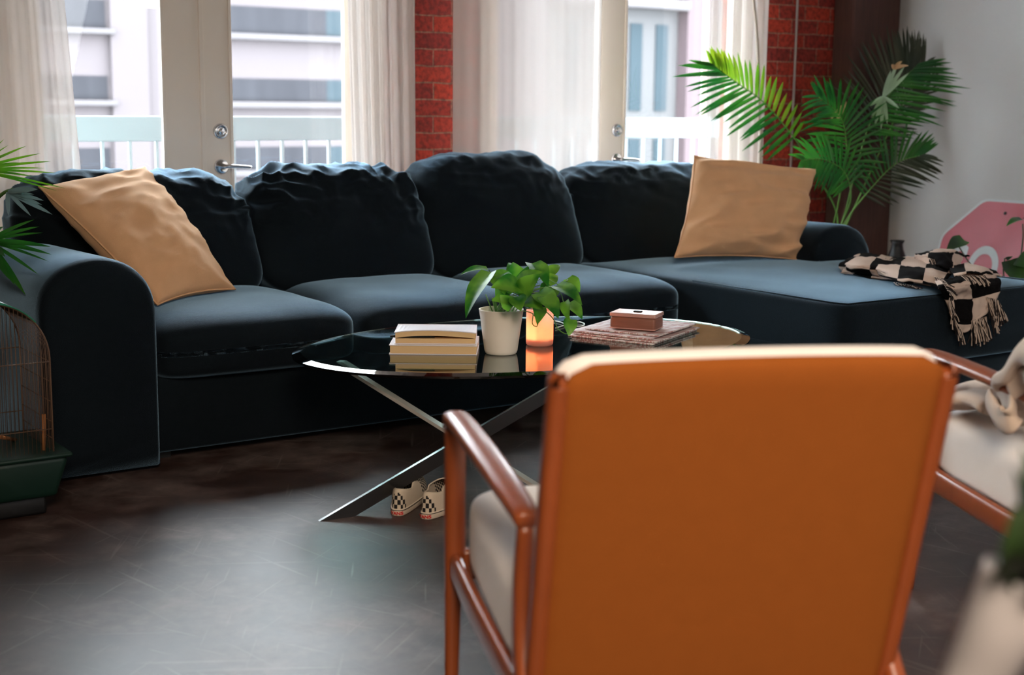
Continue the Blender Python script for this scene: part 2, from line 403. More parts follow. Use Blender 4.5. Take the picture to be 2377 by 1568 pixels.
M_FAC = mat('facade_render', (58, 52, 54), .9, var=.04, vscale=.6)
M_FACW = mat('facade_white', (50, 49, 50), .9, var=.03, vscale=.6)
M_SILL = mat('facade_sill', (53, 49, 51), .8)
M_FWIN = mat('facade_window', (39, 39, 42), 1.0, spec=0, var=.25, vscale=1.2, aniso=(3, 1, .4))
M_FWIN2 = mat('facade_window_pale', (39, 46, 50), 1.0, spec=0, var=.1, vscale=1.2)
M_PINK = mat('pink_brick', (52, 39, 43), .9, var=.12, vscale=5, aniso=(1, 1, 6))
FY = 24.0
def fz(z16): return 1.21 + (z16 - 1.21) * FY / 16
def fx(x16): return x16 * FY / 16
bld = thing('office_building', (fx(8), FY, 0), 0, 'pale pink office block with rows of ribbon windows, across the street', 'building')
def loc(o):
    o.location = -Vector(bld.location); return o
bm = BM(); box(bm, fx(2.5), fx(5.62), FY, FY + 4, -9, 7); box(bm, fx(5.62), fx(6.05), FY - .12, FY + 4, -9, 7); box(bm, fx(6.05), fx(6.75), FY, FY + 4, -9, 7); box(bm, fx(6.75), fx(11.6), FY - .3, FY + 4, -9, 7)
loc(link_mesh('facade', bm, M_FAC, bld, False))
rows = [(2.025, 2.33), (1.235, 1.495), (.43, .69), (2.81, 3.11), (-.37, -.1)]
for z0, z1 in rows:
    bm = BM(); box(bm, fx(4.3), fx(5.585), FY - .02, FY + .3, fz(z0), fz(z1)); loc(link_mesh('window', bm, M_FWIN, bld, False))
    bm = BM(); box(bm, fx(4.2), fx(5.66), FY - .22, FY + .05, fz(z0 - .075), fz(z0 - .01), .02); loc(link_mesh('window_sill', bm, M_SILL, bld, False))
    bm = BM(); box(bm, fx(6.95), fx(8.25), FY - .33, FY + .0, fz(z0), fz(z1)); loc(link_mesh('window', bm, M_FWIN, bld, False))
    bm = BM(); box(bm, fx(8.25), fx(10.2), FY - .33, FY + .0, fz(z0), fz(z1)); loc(link_mesh('window', bm, M_FWIN2, bld, False))
    bm = BM(); box(bm, fx(6.7), fx(10.4), FY - .5, FY - .25, fz(z0 - .085), fz(z0 - .01), .02); loc(link_mesh('window_sill', bm, M_SILL, bld, False))
b2 = thing('apartment_building', (fx(13), FY, 0), 0, 'white building with tall narrow windows seen through the right-hand glass door', 'building')
def loc2(o, b): o.location = -Vector(b.location); return o
bm = BM(); box(bm, fx(11.7), fx(14.1), FY, FY + 4, -9, 7); loc2(link_mesh('facade', bm, M_FACW, b2, False), b2)
bm = BM(); box(bm, fx(11.65), fx(14.12), FY - .4, FY, fz(2.58), fz(2.72), .03); loc2(link_mesh('cornice', bm, M_SILL, b2, False), b2)
for xx in (12.05, 12.75, 13.2, 13.68):
    for z0, z1 in ((1.15, 2.38), (-.6, .75)):
        bm = BM(); box(bm, fx(xx), fx(xx + .22), FY - .03, FY + .2, fz(z0), fz(z1)); loc2(link_mesh('window', bm, M_FWIN2, b2, False), b2)
b3 = thing('brick_building', (fx(15), FY, 0), 0, 'pinkish red brick house at the far right through the glass door', 'building')
bm = BM(); box(bm, fx(14.12), fx(17.5), FY - .3, FY + 4, -9, 7); loc2(link_mesh('facade', bm, M_PINK, b3, False), b3)
bm = BM(); box(bm, -30, 60, WY + 1.6, 40, -9.2, -9); tag(struct('ground', bm, mat('street', (35, 34, 34), .9, var=.1, vscale=.3)), kind='structure')
# a lit street lamp, the warm glow at the top of the left pane
lp = at(354, -2, 16.0)
t = thing('hanging_lamp', (lp.x, lp.y, lp.z), 0, 'warm glowing lamp outside, at the top of the left glass pane', 'lamp')
bm = BM(); softbox(bm, -.09, .09, -.09, .09, -.09, .12, 8, 5)
link_mesh('lamp_shade', bm, mat('lamp_glow', (255, 214, 190), .5, emit=(1, .62, .45), estr=1.0), t)
bm = BM(); sweep(bm, [Vector((0, 0, .11)), Vector((0, 0, 1.4))], .006, 8); link_mesh('cable', bm, M_BLACK, t)

# ------------------------------------------------------------------ curtains
def curtain(name, px0, px1, label, amp=.013, waves=9, taper=0, y=5.63, seed=1, top=3.2, k0=.0, k1=.0):
    """px: edges at the height of the photo's top; k: lateral lean of each edge per metre going down"""
    xa, xb = aty(px0, 0, y).x, aty(px1, 0, y).x
    bm = BM(); nx, nzv = 150, 40; grid = []
    for j in range(nzv + 1):
        z = .02 + (top - .02) * j / nzv; row = []
        dz = 1.55 - z
        a = xa + k0 * dz; b = xb + k1 * dz
        for i in range(nx + 1):
            u = i / nx
            ph = 2 * PI * waves * (u + .03 * math.sin(5 * u + seed)) + .5 * math.sin(z * 1.3 + seed)
            off = amp * math.sin(ph) * (.8 + .35 * math.sin(3.1 * u + seed)) + .3 * amp * math.sin(2.3 * ph + z)
            xx = a + (b - a) * u + .4 * amp * math.cos(ph) / 3
            row.append(bm.verts.new((xx, y + off, z)))
        grid.append(row)
    for j in range(nzv):
        for i in range(nx): bm.faces.new((grid[j][i], grid[j][i + 1], grid[j + 1][i + 1], grid[j + 1][i]))
    return tag(link_mesh(name, bm, M_SHEER), label, 'curtain')
curtain('sheer_curtain', -95, 150, 'white sheer curtain at the far left, behind the palm', waves=5, seed=2, k0=-.02, k1=.06)
curtain('sheer_curtain', 806, 960, 'white sheer curtain just left of the brick pier', waves=6, seed=5, k0=.02, k1=.0)
curtain('sheer_curtain', 1052, 1398, 'wide white sheer curtain just right of the brick pier', waves=6, seed=9, amp=.007)
curtain('sheer_curtain', 1650, 1782, 'white sheer curtain behind the thin metal lamp pole', waves=5, seed=12)
bm = BM(); sweep(bm, [Vector((.6, 5.63, 3.22)), Vector((6.2, 5.63, 3.22))], .012, 12, hint=Vector((0, 1, 0))); 
tag(link_mesh('curtain_rod', bm, M_STEEL), 'steel curtain rod above the balcony doors', 'curtain rod')

# ------------------------------------------------------------------ sofa
sofa = thing('sectional_sofa', (3.3, 5.0, 0), 0, 'long charcoal fabric sectional sofa with chaise, under the windows', 'sofa')
SL = Vector(sofa.location)
def spart(name, bm, m=M_SOFA, parent=None, smooth=True):
    o = link_mesh(name, bm, m, parent or sofa, smooth)
    if not parent: o.location = -SL
    return o
SX = [1.70, 2.483, 3.267, 4.05, 5.33]
FRONT = 4.50; JUNC = 5.16; BACK = 5.50
# base skirt and body
bm = BM(); box(bm, 1.66, 4.06, 4.53, BACK, .03, .30, .02, 3); box(bm, 4.04, 5.33, 3.68, BACK, .03, .30, .02, 3)
spart('base', bm)
bm = BM(); softbox(bm, 1.52, 5.36, 5.30, 5.535, .05, .80, 30, 12, lambda p, u: p + Vector((0, 0, .01 * nz(p, 3, 2)))); spart('back_frame', bm)
def seat(i):
    x0, x1 = SX[i], SX[i + 1]
    def fn(p, u):
        edge = (1 - u.x ** 4) * (1 - u.y ** 4)
        if u.z > 0: p.z += .022 * edge - .028 * max(0, -u.y) ** 6 - .022 * abs(u.x) ** 8
        p.y -= .02 * max(0, -u.y) * (1 - u.x ** 2)
        p.z += .006 * nz(p, 5, i) * edge
        return p
    bm = BM(); softbox(bm, x0 + .003, x1 - .003, FRONT - .02, JUNC + .15, .28, .485, 32, 9, fn)
    return spart('seat_cushion', bm)
for i in range(3): seat(i)
def fnc(p, u):
    edge = (1 - u.x ** 6) * (1 - u.y ** 8)
    if u.z > 0: p.z += .015 * edge
    p.z += .006 * nz(p, 4, 9) * edge
    return p
bm = BM(); softbox(bm, 4.045, 5.335, 3.61, JUNC + .15, .20, .485, 40, 22, fnc); ch = spart('chaise_cushion', bm)
bm = BM(); 
loop = [(4.05, 3.625), (5.33, 3.625), (5.33, 5.1)]
sweep(bm, [Vector((4.046, 4.45, .487)), Vector((4.046, 3.66, .485)), Vector((4.075, 3.622, .483)), Vector((5.28, 3.620, .483)), Vector((5.328, 3.66, .485)), Vector((5.33, 4.3, .487))], .004, 6)
spart('piping', bm, M_SOFA, ch)
# back cushions, each slouched its own way
def wr(p, s, seed, ax):
    q = Vector((p.x * ax[0], p.y * ax[1], p.z * ax[2])) * s + Vector((seed, seed * 2.1, -seed))
    return 1 - abs(noise.noise(q)) * 2.4
def back_cushion(x0, x1, zt, seed, lean=.20, tiltx=0, drop=(0, 0), thick=.25, y0=JUNC - .03, wrinkle=.012, zr=0):
    def fn(p, u):
        t = max(0, (p.z - .46) / (zt - .46))
        hx = (p.x - (x0 + x1) / 2) / ((x1 - x0) / 2)
        p.z += zr * (hx) * t
        # corners slump
        p.z -= drop[0] * max(0, -hx) ** 5 * t + drop[1] * max(0, hx) ** 5 * t
        p.y += lean * t
        p.y -= .035 * (1 - hx * hx) * math.sin(PI * min(1, t)) * (1 if u.y < 0 else 0)
        e = max(0, t - .35) / .65
        n_ = Vector((u.x * .2, -abs(u.y) if u.y < 0 else u.y * .3, u.z))
        fan = abs(hx) ** 2
        d = wrinkle * e * (1.0 * (wr(p, 5, seed, (1.0, 1, 3.2)) - .45) * (.4 + fan) + .6 * (wr(p, 9, seed + 4, (1.6, 1, 1.6)) - .5))
        d += wrinkle * .5 * (wr(p, 3.5, seed + 8, (1, 1, 1.6)) - .5) * (.3 + .7 * e)
        p += n_ * d
        p.z += .008 * nz(p, 6, seed) * t
        return p
    bm = BM(); softbox(bm, x0, x1, y0, y0 + thick, .43, zt, 56, 4.6, fn)
    return spart('back_cushion', bm)
back_cushion(1.48, 2.445, .945, 1.3, drop=(.05, .07), wrinkle=.020)
back_cushion(2.415, 3.25, .957, 4.1, drop=(.03, .03), wrinkle=.026)
back_cushion(3.21, 4.065, .995, 7.7, drop=(.05, .10), wrinkle=.010, zr=.012)
back_cushion(4.045, 5.27, .935, 11.9, drop=(.015, .06), wrinkle=.012, zr=-.012)
# rolled arms
def arm(xi, xo, y0, y1, zt, name='arm'):
    """xi inner x, xo outer x; a rounded roll that slopes to the outside and sweeps down to the front"""
    bm = BM(); s = 1 if xo > xi else -1; W = abs(xo - xi)
    prof = []
    # across section: inner side up, over the roll, down the outside
    for k in range(0, 11):
        prof.append((0.0 + .0 * k, .02 + (zt - .20 - .02) * k / 10))
    for k in range(1, 25):
        a = PI - PI * k / 24
        prof.append((W / 2 + W / 2 * math.cos(a), zt - .20 + (.20) * math.sin(a) ** .75 if math.sin(a) > 0 else zt - .2))
    for k in range(1, 8):
        prof.append((W, zt - .20 - (zt - .22) * k / 7))
    stations = [(0.0, .90, .0), (.012, .965, .0), (.03, .99, 0), (.06, 1, 0), (.2, 1, 0), (.45, .995, 0), (.7, .99, 0), (1, .97, 0)]
    rings = []
    for t, sc, _ in stations:
        y = y0 + (y1 - y0) * t
        ring = []
        for (a, z) in prof:
            cxx = W / 2; aa = cxx + (a - cxx) * (sc if t < .05 else 1)
            zz = z * (sc if t < .05 else sc)
            ring.append(bm.verts.new((xi + s * aa, y, zz)))
        rings.append(ring)
    for i in range(len(rings) - 1):
        for k in range(len(prof) - 1): bm.faces.new((rings[i][k], rings[i][k + 1], rings[i + 1][k + 1], rings[i + 1][k]))
        bm.faces.new((rings[i][-1], rings[i][0], rings[i + 1][0], rings[i + 1][-1]))
    bm.faces.new(rings[0]); bm.faces.new(rings[-1][::-1])
    return spart(name, bm)
arm(1.695, 1.31, 4.44, 5.40, .715)
arm(4.97, 5.36, 4.62, 5.46, .665)
for (fx_, fy_) in ((1.75, 4.62), (5.2, 3.8), (4.15, 3.8), (5.2, 5.35), (1.6, 5.35)):
    bm = BM(); box(bm, fx_ - .03, fx_ + .03, fy_ - .03, fy_ + .03, 0, .04); spart('foot', bm, M_BLACK, None, False)

# ------------------------------------------------------------------ pillows
def pillow(name, A, B, C_, D, T, label, seed=0, folds=.012, sag=0):
    """A top-left, B top-right, C bottom-right, D bottom-left"""
    A, B, C_, D = map(Vector, (A, B, C_, D)); c = (A + B + C_ + D) / 4
    nrm = (B - D).cross(A - C_).normalized()
    if nrm.dot(CAM - c) < 0: nrm = -nrm
    root = thing(name, (c.x, c.y, min(p.z for p in (A, B, C_, D))), 0, label, 'pillow')
    o0 = Vector(root.location); n = 44
    def pt(u, v, side):
        uu = u * (1 - .07 * (1 - v * v) * abs(u) ** 3); vv = v * (1 - .07 * (1 - u * u) * abs(v) ** 3)
        a, b = (uu + 1) / 2, (vv + 1) / 2
        p = D * (1 - a) * (1 - b) + C_ * a * (1 - b) + B * a * b + A * (1 - a) * b
        h = max(0, (1 - u * u)) ** .5 * max(0, (1 - v * v)) ** .5
        h = T / 2 * h ** .85
        w_ = folds * (wr(Vector((u, v, seed * 1.0)), 1.7, seed, (1.0, 2.3, 1)) - .5) * min(1, h / (T * .2) + .15)
        w_ += folds * .6 * nz(Vector((u, v, seed)), 2.2, seed)
        return p + nrm * side * (h + w_ * (1 if side > 0 else .4)) - Vector((0, 0, sag * (1 - v * v) * .5))
    bm = BM(); g = {}
    for side in (1, -1):
        for i in range(n + 1):
            for j in range(n + 1):
                u, v = -1 + 2 * i / n, -1 + 2 * j / n
                u = math.sin(u * PI / 2) * .6 + u * .4; v = math.sin(v * PI / 2) * .6 + v * .4
                rim = i in (0, n) or j in (0, n)
                if rim and side < 0: g[(i, j, -1)] = g[(i, j, 1)]; continue
                g[(i, j, side)] = bm.verts.new(pt(u, v, 0 if rim else side) - o0)
        for i in range(n):
            for j in range(n): bm.faces.new((g[(i, j, side)], g[(i + 1, j, side)], g[(i + 1, j + 1, side)], g[(i, j + 1, side)]))
    link_mesh('pillow_cover', bm, M_PILLOW, root)
    bm = BM(); rim = []
    N_ = 30
    for (a0, a1) in (((-1, -1), (1, -1)), ((1, -1), (1, 1)), ((1, 1), (-1, 1)), ((-1, 1), (-1, -1))):
        for k in range(N_):
            t = k / N_; rim.append(pt(a0[0] + (a1[0] - a0[0]) * t, a0[1] + (a1[1] - a0[1]) * t, 0) - o0)
    sweep(bm, rim + [rim[0]], .0035, 6, caps=False); link_mesh('seam', bm, M_PILLOW, root)
    return root
pillow('throw_pillow', at(90, 434, 5.02), at(333, 388, 5.60), at(546, 672, 5.34), at(366, 708, 4.97), .19,
       'large ochre pillow leaning on the sofa\'s left arm', 3.3, .015)
pillow('throw_pillow', at(1612, 362, 6.62), at(1893, 394, 6.95), at(1858, 604, 6.78), at(1566, 598, 6.34), .23,
       'ochre pillow upright on the chaise end of the sofa', 8.1, .024)

# ------------------------------------------------------------------ coffee table
TC = Vector((2.787, 3.868, 0)); TA, TB = .832, .548; TROT = math.radians(-5.8); TZ = .42
table = thing('coffee_table', TC, 0, 'oval glass-topped coffee table on crossed metal bars', 'table')
g_top = bpy.data.materials.new('table_glass'); g_top.use_nodes = True
N = g_top.node_tree.nodes; L = g_top.node_tree.links
b = N['Principled BSDF']; b.inputs['Base Color'].default_value = (.80, .95, .92, 1); b.inputs['Roughness'].default_value = .0
b.inputs['Transmission Weight'].default_value = 1; b.inputs['IOR'].default_value = 1.52
va = N.new('ShaderNodeVolumeAbsorption'); va.inputs[0].default_value = (.22, .86, .78, 1); va.inputs[1].default_value = 9
L.new(va.outputs[0], N['Material Output'].inputs['Volume'])
bm = BM(); seg = 128; rings = []
for (d, z) in ((.020, -.014), (.002, -.014), (0, -.012), (0, -.0055), (.030, 0), (.034, 0)):
    rings.append([bm.verts.new(Matrix.Rotation(TROT, 3, 'Z') @ Vector(((TA - d) * math.cos(2 * PI * k / seg), (TB - d) * math.sin(2 * PI * k / seg), TZ + z))) for k in range(seg)])
for i in range(len(rings) - 1):
    for k in range(seg): bm.faces.new((rings[i][k], rings[i][(k + 1) % seg], rings[i + 1][(k + 1) % seg], rings[i + 1][k]))
bm.faces.new(rings[0][::-1]); bm.faces.new(rings[-1])
flat(link_mesh('glass_top', bm, g_top, table))
def bar(p, q, wdt, dep, mt):
    p, q = Vector(p), Vector(q); t = (q - p).normalized()
    side = t.cross(Vector((0, 0, 1))).normalized(); dn = side.cross(t).normalized()
    if dn.z > 0: dn = -dn
    bm = BM(); vs = []
    for e in (p, q):
        for a, b_ in ((-1, 0), (1, 0), (1, 1), (-1, 1)):
            # ends cut level
            v = e + side * (a * wdt / 2) + dn * (b_ * dep)
            k = (e.z - v.z) / t.z if abs(t.z) > .05 else 0
            v = v + t * k; vs.append(bm.verts.new(v - TC))
    for f in ((0, 1, 2, 3), (7, 6, 5, 4), (0, 4, 5, 1), (1, 5, 6, 2), (2, 6, 7, 3), (3, 7, 4, 0)): bm.faces.new([vs[i] for i in f])
    return link_mesh('crossed_bar', bm, mt, table, False)
ZT = TZ - .0145; M_SILV2 = mat('lit_bar_steel', (178, 172, 166), .42, metal=.35)  # lit and shaded tones of one bar metal, window light in the colour
for mir in (0, 1):
    X = lambda x: x if not mir else 2 * 2.787 - x
    bar((X(2.075), 3.873, ZT), (X(2.557), 3.277, .0), .034, .010, M_SILV2); bar((X(2.779) , 3.524, ZT), (X(1.853), 3.626, .0), .012, .044, M_SILVER)

# ------------------------------------------------------------------ things on the table
VD = Vector((math.sin(YAW), math.cos(YAW), 0)); VR = Vector((math.cos(YAW), -math.sin(YAW), 0))
def rotz_box_thing(name, loc, rz, label, cat): return thing(name, loc, rz, label, cat)
# books: local x along the fore edge seen, y away from the camera
def book(name, p, rz, L_, D_, H_, label, open_=False):
    t = thing(name, p, rz, label, 'book')
    if not open_:
        bm = BM(); box(bm, .003, L_ - .003, .003, D_, .003, H_ - .003, .001); link_mesh('pages', bm, M_PAGES, t, False)
        bm = BM(); box(bm, 0, L_, 0, D_ + .002, 0, .003, .0008); box(bm, 0, L_, 0, D_ + .002, H_ - .003, H_, .0008); box(bm, 0, L_, D_, D_ + .004, 0, H_, .0008)
        link_mesh('cover', bm, M_COVER, t, False)
    else:
        h1, h2 = H_ * .42, H_ * .58
        bm = BM(); box(bm, .003, L_ - .003, .003, D_, .003, h1, .001); link_mesh('pages', bm, M_PAGES, t, False)
        # upper leaves lifted and sagging
        bm = BM(); n = 20; top = []; bot = []
        for lay, arr in ((0, bot), (1, top)):
            for i in range(n + 1):
                u = i / n; lift = .010 * math.sin(PI * min(1, u * 1.0)) ** .7 * (1 - .35 * u) + .001
                z = h1 + lift + lay * (H_ - h1 - .009)
                z1 = h1 + .0005 + lay * (H_ - h1 - .009)
                arr.append((bm.verts.new((.003 + (L_ - .006) * u, .002, z)), bm.verts.new((.003 + (L_ - .006) * u, D_, z1))))
        for i in range(n):
            bm.faces.new((top[i][0], top[i + 1][0], top[i + 1][1], top[i][1])); bm.faces.new((bot[i][0], bot[i][1], bot[i + 1][1], bot[i + 1][0]))
            bm.faces.new((bot[i][0], bot[i + 1][0], top[i + 1][0], top[i][0])); bm.faces.new((bot[i][1], top[i][1], top[i + 1][1], bot[i + 1][1]))
        for i in (0, n): bm.faces.new((bot[i][0], top[i][0], top[i][1], bot[i][1]))
        link_mesh('lifted_pages', bm, M_PAGES, t, False)
        bm = BM(); box(bm, 0, L_, 0, D_, 0, .003, .0008); box(bm, 0, L_, D_, D_ + .004, 0, H_ - .003, .0008)
        vs = [[bm.verts.new((L_ * i / n, y, (h1 + (.010 * math.sin(PI * i / n) ** .7 * (1 - .35 * i / n) if y == 0 else 0) + H_ - h1 - .0075 + k * .003))) for i in range(n + 1)] for y in (0, D_) for k in (0, 1)]
        for i in range(n):
            bm.faces.new((vs[0][i], vs[1][i], vs[1][i + 1], vs[0][i + 1])); bm.faces.new((vs[1][i], vs[3][i], vs[3][i + 1], vs[1][i + 1]))
            bm.faces.new((vs[0][i], vs[0][i + 1], vs[2][i + 1], vs[2][i])); bm.faces.new((vs[2][i], vs[2][i + 1], vs[3][i + 1], vs[3][i]))
        for i in (0, n): bm.faces.new((vs[0][i], vs[1][i], vs[3][i], vs[2][i]))
        link_mesh('cover', bm, M_COVER, t, False)
    return t
bp = atz(903, 823, TZ)
book('thick_book', (bp.x, bp.y, TZ), math.radians(-35.5), .282, .19, .031, 'thick book with cream pages at the bottom of the stack on the glass table')
b2p = atz(914, 800, TZ + .031)
book('open_book', (b2p.x + .004, b2p.y + .003, TZ + .0312), math.radians(-34.5), .262, .165, .043, 'white-covered book lying on the thick book, pages held apart by a pen', True)
bm = BM(); q = Vector((b2p.x, b2p.y, TZ + .0312 + .0245)) 
sweep(bm, [q + VR * -.012 + VD * .012, q + VR * .01 + VD * .013, q + VR * .13 + VD * .02], [.0035, .0055, .0055], 10)
tag(link_mesh('black_pen', bm, M_BLACK), 'black pen stuck between the pages of the upper book', 'pen')

# plant pot with pothos
pc = Vector((2.563, 3.722, TZ))
pothos = thing('potted_pothos', pc, 0, 'green trailing pothos in a cream pot on the glass table', 'plant')
bm = BM()
lathe(bm, [(.046, 0), (.050, .003), (.0535, .012), (.060, .06), (.0665, .11), (.0715, .142), (.0725, .1445), (.0705, .1455), (.0675, .143), (.063, .11), (.060, .10)], 64)
link_mesh('pot', bm, M_POT, pothos)
bm = BM(); lathe(bm, [(.0635, .122), (.04, .127), (.01, .129)], 32, cap0=False, cap1=True); link_mesh('soil', bm, M_SOIL, pothos)
def leaf(bm, base, tip, wid, nrm, curl=.15, fold=.2, n=9, heart=True):
    base, tip, nrm = Vector(base), Vector(tip), Vector(nrm).normalized()
    ax = tip - base; L_ = ax.length; ax.normalize(); side = nrm.cross(ax).normalized(); nrm = ax.cross(side).normalized()
    rows = []
    for i in range(n + 1):
        t = i / n
        if heart:
            w_ = (math.sin(PI * min(1, t ** .62)) ** .8 * (1 - .25 * t)) if 0 < t < 1 else 0
            back = -.10 * L_ if i == 1 else 0
        else: w_ = math.sin(PI * t ** .7) ** .8 if 0 < t < 1 else 0; back = 0
        c = base + ax * (L_ * t) + nrm * (curl * L_ * math.sin(PI * t * .9)) - Vector((0, 0, .10 * L_ * t * t))
        hw = wid / 2 * w_; row = []
        for s in (-1, -.55, 0, .55, 1):
            row.append(bm.verts.new(c + side * (hw * s) + nrm * (fold * hw * abs(s)) + ax * (back * abs(s))))
        rows.append(row)
    for i in range(n):
        for k in range(4): bm.faces.new((rows[i][k], rows[i][k + 1], rows[i + 1][k + 1], rows[i + 1][k]))
    bmesh.ops.remove_doubles(bm, verts=rows[0] + rows[-1], dist=1e-5)
TOC = (-VD * .8 + Vector((0, 0, .6)))
leaves = [  # base px, tip px, depth base, depth tip, width, normal (right, toward camera, up)
    ((1135, 628), (1068, 634), 4.55, 4.50, .052, (-.1, .3, 1)),
    ((1140, 632), (1083, 730), 4.48, 4.40, .085, (-.6, .7, .5)),
    ((1190, 655), (1128, 636), 4.50, 4.46, .075, (0, .5, .9)),
    ((1205, 668), (1138, 662), 4.44, 4.38, .085, (-.1, .8, .7)),
    ((1202, 660), (1190, 602), 4.62, 4.60, .080, (.1, .9, .3)),
    ((1204, 650), (1180, 605), 4.66, 4.70, .055, (-.5, .5, .6)),
    ((1205, 665), (1262, 625), 4.50, 4.46, .070, (-.3, .7, .8)),
    ((1235, 612), (1272, 660), 4.58, 4.50, .075, (.3, .7, .7)),
    ((1208, 690), (1256, 628), 4.44, 4.40, .080, (-.5, .9, .4)),
    ((1215, 680), (1228, 610), 4.56, 4.54, .070, (-.4, .8, .2)),
    ((1272, 640), (1300, 612), 4.75, 4.80, .045, (.3, .3, .9)),
    ((1265, 660), (1294, 636), 4.62, 4.66, .060, (.2, .6, .8)),
    ((1290, 665), (1352, 702), 4.52, 4.42, .068, (.1, .6, .9)),
    ((1316, 648), (1346, 676), 4.60, 4.58, .062, (.5, .7, .4)),
    ((1250, 680), (1300, 726), 4.46, 4.38, .075, (.2, .9, .4)),
    ((1262, 690), (1296, 735), 4.42, 4.36, .070, (.4, .9, .3)),
    ((1318, 705), (1352, 738), 4.56, 4.50, .058, (.3, .8, .6)),
    ((1312, 700), (1322, 742), 4.50, 4.46, .040, (-.4, .9, .2)),
    ((1324, 742), (1320, 778), 4.46, 4.44, .050, (.1, 1, .2)),
    ((1252, 712), (1246, 750), 4.50, 4.44, .052, (.1, 1, .1)),
    ((1185, 700), (1140, 694), 4.45, 4.40, .062, (-.4, .8, .5)),
    ((1190, 712), (1160, 680), 4.42, 4.40, .055, (-.3, .9, .4)),
    ((1200, 690), (1210, 720), 4.40, 4.36, .062, (0, 1, .2)),
    ((1176, 690), (1150, 655), 4.52, 4.50, .075, (-.2, .8, .6)),
    ((1222, 700), (1262, 716), 4.48, 4.44, .060, (.2, .8, .5)),
    ((1282, 668), (1250, 700), 4.56, 4.50, .070, (0, .9, .4)),
    ((1210, 640), (1248, 655), 4.55, 4.50, .070, (.3, .8, .6)),
    ((1160, 640), (1172, 680), 4.47, 4.41, .080, (0, .9, .4)),
]
bm = BM(); bs = BM(); root = pc + Vector((0, 0, .127))
for (pb, pt_, zb, zt_, wd, nn) in leaves:
    B_, T_ = at(*pb, zb), at(*pt_, zt_)
    nv = VR * nn[0] - VD * nn[1] + Vector((0, 0, nn[2]))
    leaf(bm, B_ - pc, T_ - pc, wd, nv, .10, .25)
    st = root + Vector((random.uniform(-.03, .03), random.uniform(-.03, .03), 0))
    if pb[0] < 1300 and pb[1] < 705:
        mid = (st + B_) / 2 + Vector((0, 0, .03))
        sweep(bs, [p - pc for p in bez([st, mid, B_], 5)], .0016, 5)
link_mesh('foliage', bm, M_LEAF, pothos)
for k in range(9):
    a = random.uniform(0, 6.28); st = root + Vector((.03 * math.cos(a), .03 * math.sin(a), 0)); en = st + Vector((.03 * math.cos(a), .03 * math.sin(a), .06))
    sweep(bs, [st - pc, en - pc], .002, 5)
for path in ([(1215, 722, 4.50), (1235, 728, 4.50), (1248, 745, 4.47), (1246, 758, 4.46), (1236, 752, 4.46), (1238, 728, 4.48)],
             [(1220, 716, 4.5), (1262, 722, 4.52), (1285, 742, 4.5), (1296, 765, 4.47), (1318, 775, 4.45), (1324, 745, 4.46), (1310, 708, 4.52), (1300, 680, 4.55), (1275, 665, 4.55)],
             [(1205, 700, 4.5), (1250, 690, 4.5), (1268, 650, 4.56), (1300, 662, 4.52), (1318, 650, 4.56)]):
    sweep(bs, [p - pc for p in bez([at(*q) for q in path], 6)], .0017, 5)
link_mesh('vine', bs, M_STEM, pothos)

# candle in a glass
cc = Vector((2.768, 3.792, TZ))
candle = thing('glass_candle', cc, 0, 'lit peach candle in a clear glass beside the pothos', 'candle')
M_WAX = mat('peach_wax', (250, 186, 160), .5, sss=.5, emit=(1, .34, .13), estr=.0)
# wax glows from the flame inside: real light, the wax is translucent
nt = M_WAX.node_tree
bm = BM(); lathe(bm, [(.040, .006), (.0412, .012), (.0412, .020), (.038, .024), (.02, .023), (.002, .022)], 48, cap1=True); link_mesh('wax', bm, M_WAX, candle)
bm = BM(); lathe(bm, [(.040, 0), (.0445, .003), (.0455, .01), (.0455, .118), (.0447, .119), (.0435, .118), (.0425, .012), (.040, .0055), (.001, .005)], 64, cap1=True)
link_mesh('glass', bm, cloth_sheer('frosted_glass', (255, 214, 196), .10, .70), candle)
bm = BM(); sweep(bm, [Vector((0, 0, .022)), Vector((.0005, 0, .034))], .001, 6); link_mesh('wick', bm, M_BLACK, candle)
bm = BM(); lathe(bm, [(.0005, .031), (.0036, .036), (.0046, .042), (.0034, .050), (.0014, .058), (.0003, .064)], 16, cap1=True)
link_mesh('flame', bm, mat('candle_flame', (255, 200, 120), .5, emit=(1, .62, .25), estr=14), candle)
l = bpy.data.lights.new('candle_light', 'POINT'); l.energy = 1.1; l.color = (1, .45, .2); l.shadow_soft_size = .008
lo = bpy.data.objects.new('candle_light', l); COL.objects.link(lo); lo.location = cc + Vector((0, 0, .047))

# newspapers and the tin
M_NEWS = bpy.data.materials.new('newsprint'); M_NEWS.use_nodes = True
N = M_NEWS.node_tree.nodes; L = M_NEWS.node_tree.links; b = N['Principled BSDF']; b.inputs['Roughness'].default_value = .85
tc = N.new('ShaderNodeTexCoord'); mp = N.new('ShaderNodeMapping'); mp.inputs['Scale'].default_value = (9, 70, 20); L.new(tc.outputs['Object'], mp.inputs[0])
vn = N.new('ShaderNodeTexNoise'); vn.inputs['Scale'].default_value = 2; L.new(mp.outputs[0], vn.inputs[0])
rp = N.new('ShaderNodeValToRGB'); rp.color_ramp.elements[0].position = .44; rp.color_ramp.elements[0].color = lin((176, 128, 124)); rp.color_ramp.elements[1].position = .5; rp.color_ramp.elements[1].color = lin((216, 204, 202))
L.new(vn.outputs[0], rp.inputs[0]); L.new(rp.outputs[0], b.inputs['Base Color'])
A_, B_, C__ = atz(1318, 781, TZ), atz(1512, 803, TZ), atz(1616, 768, TZ)
D__ = A_ + (C__ - B_)
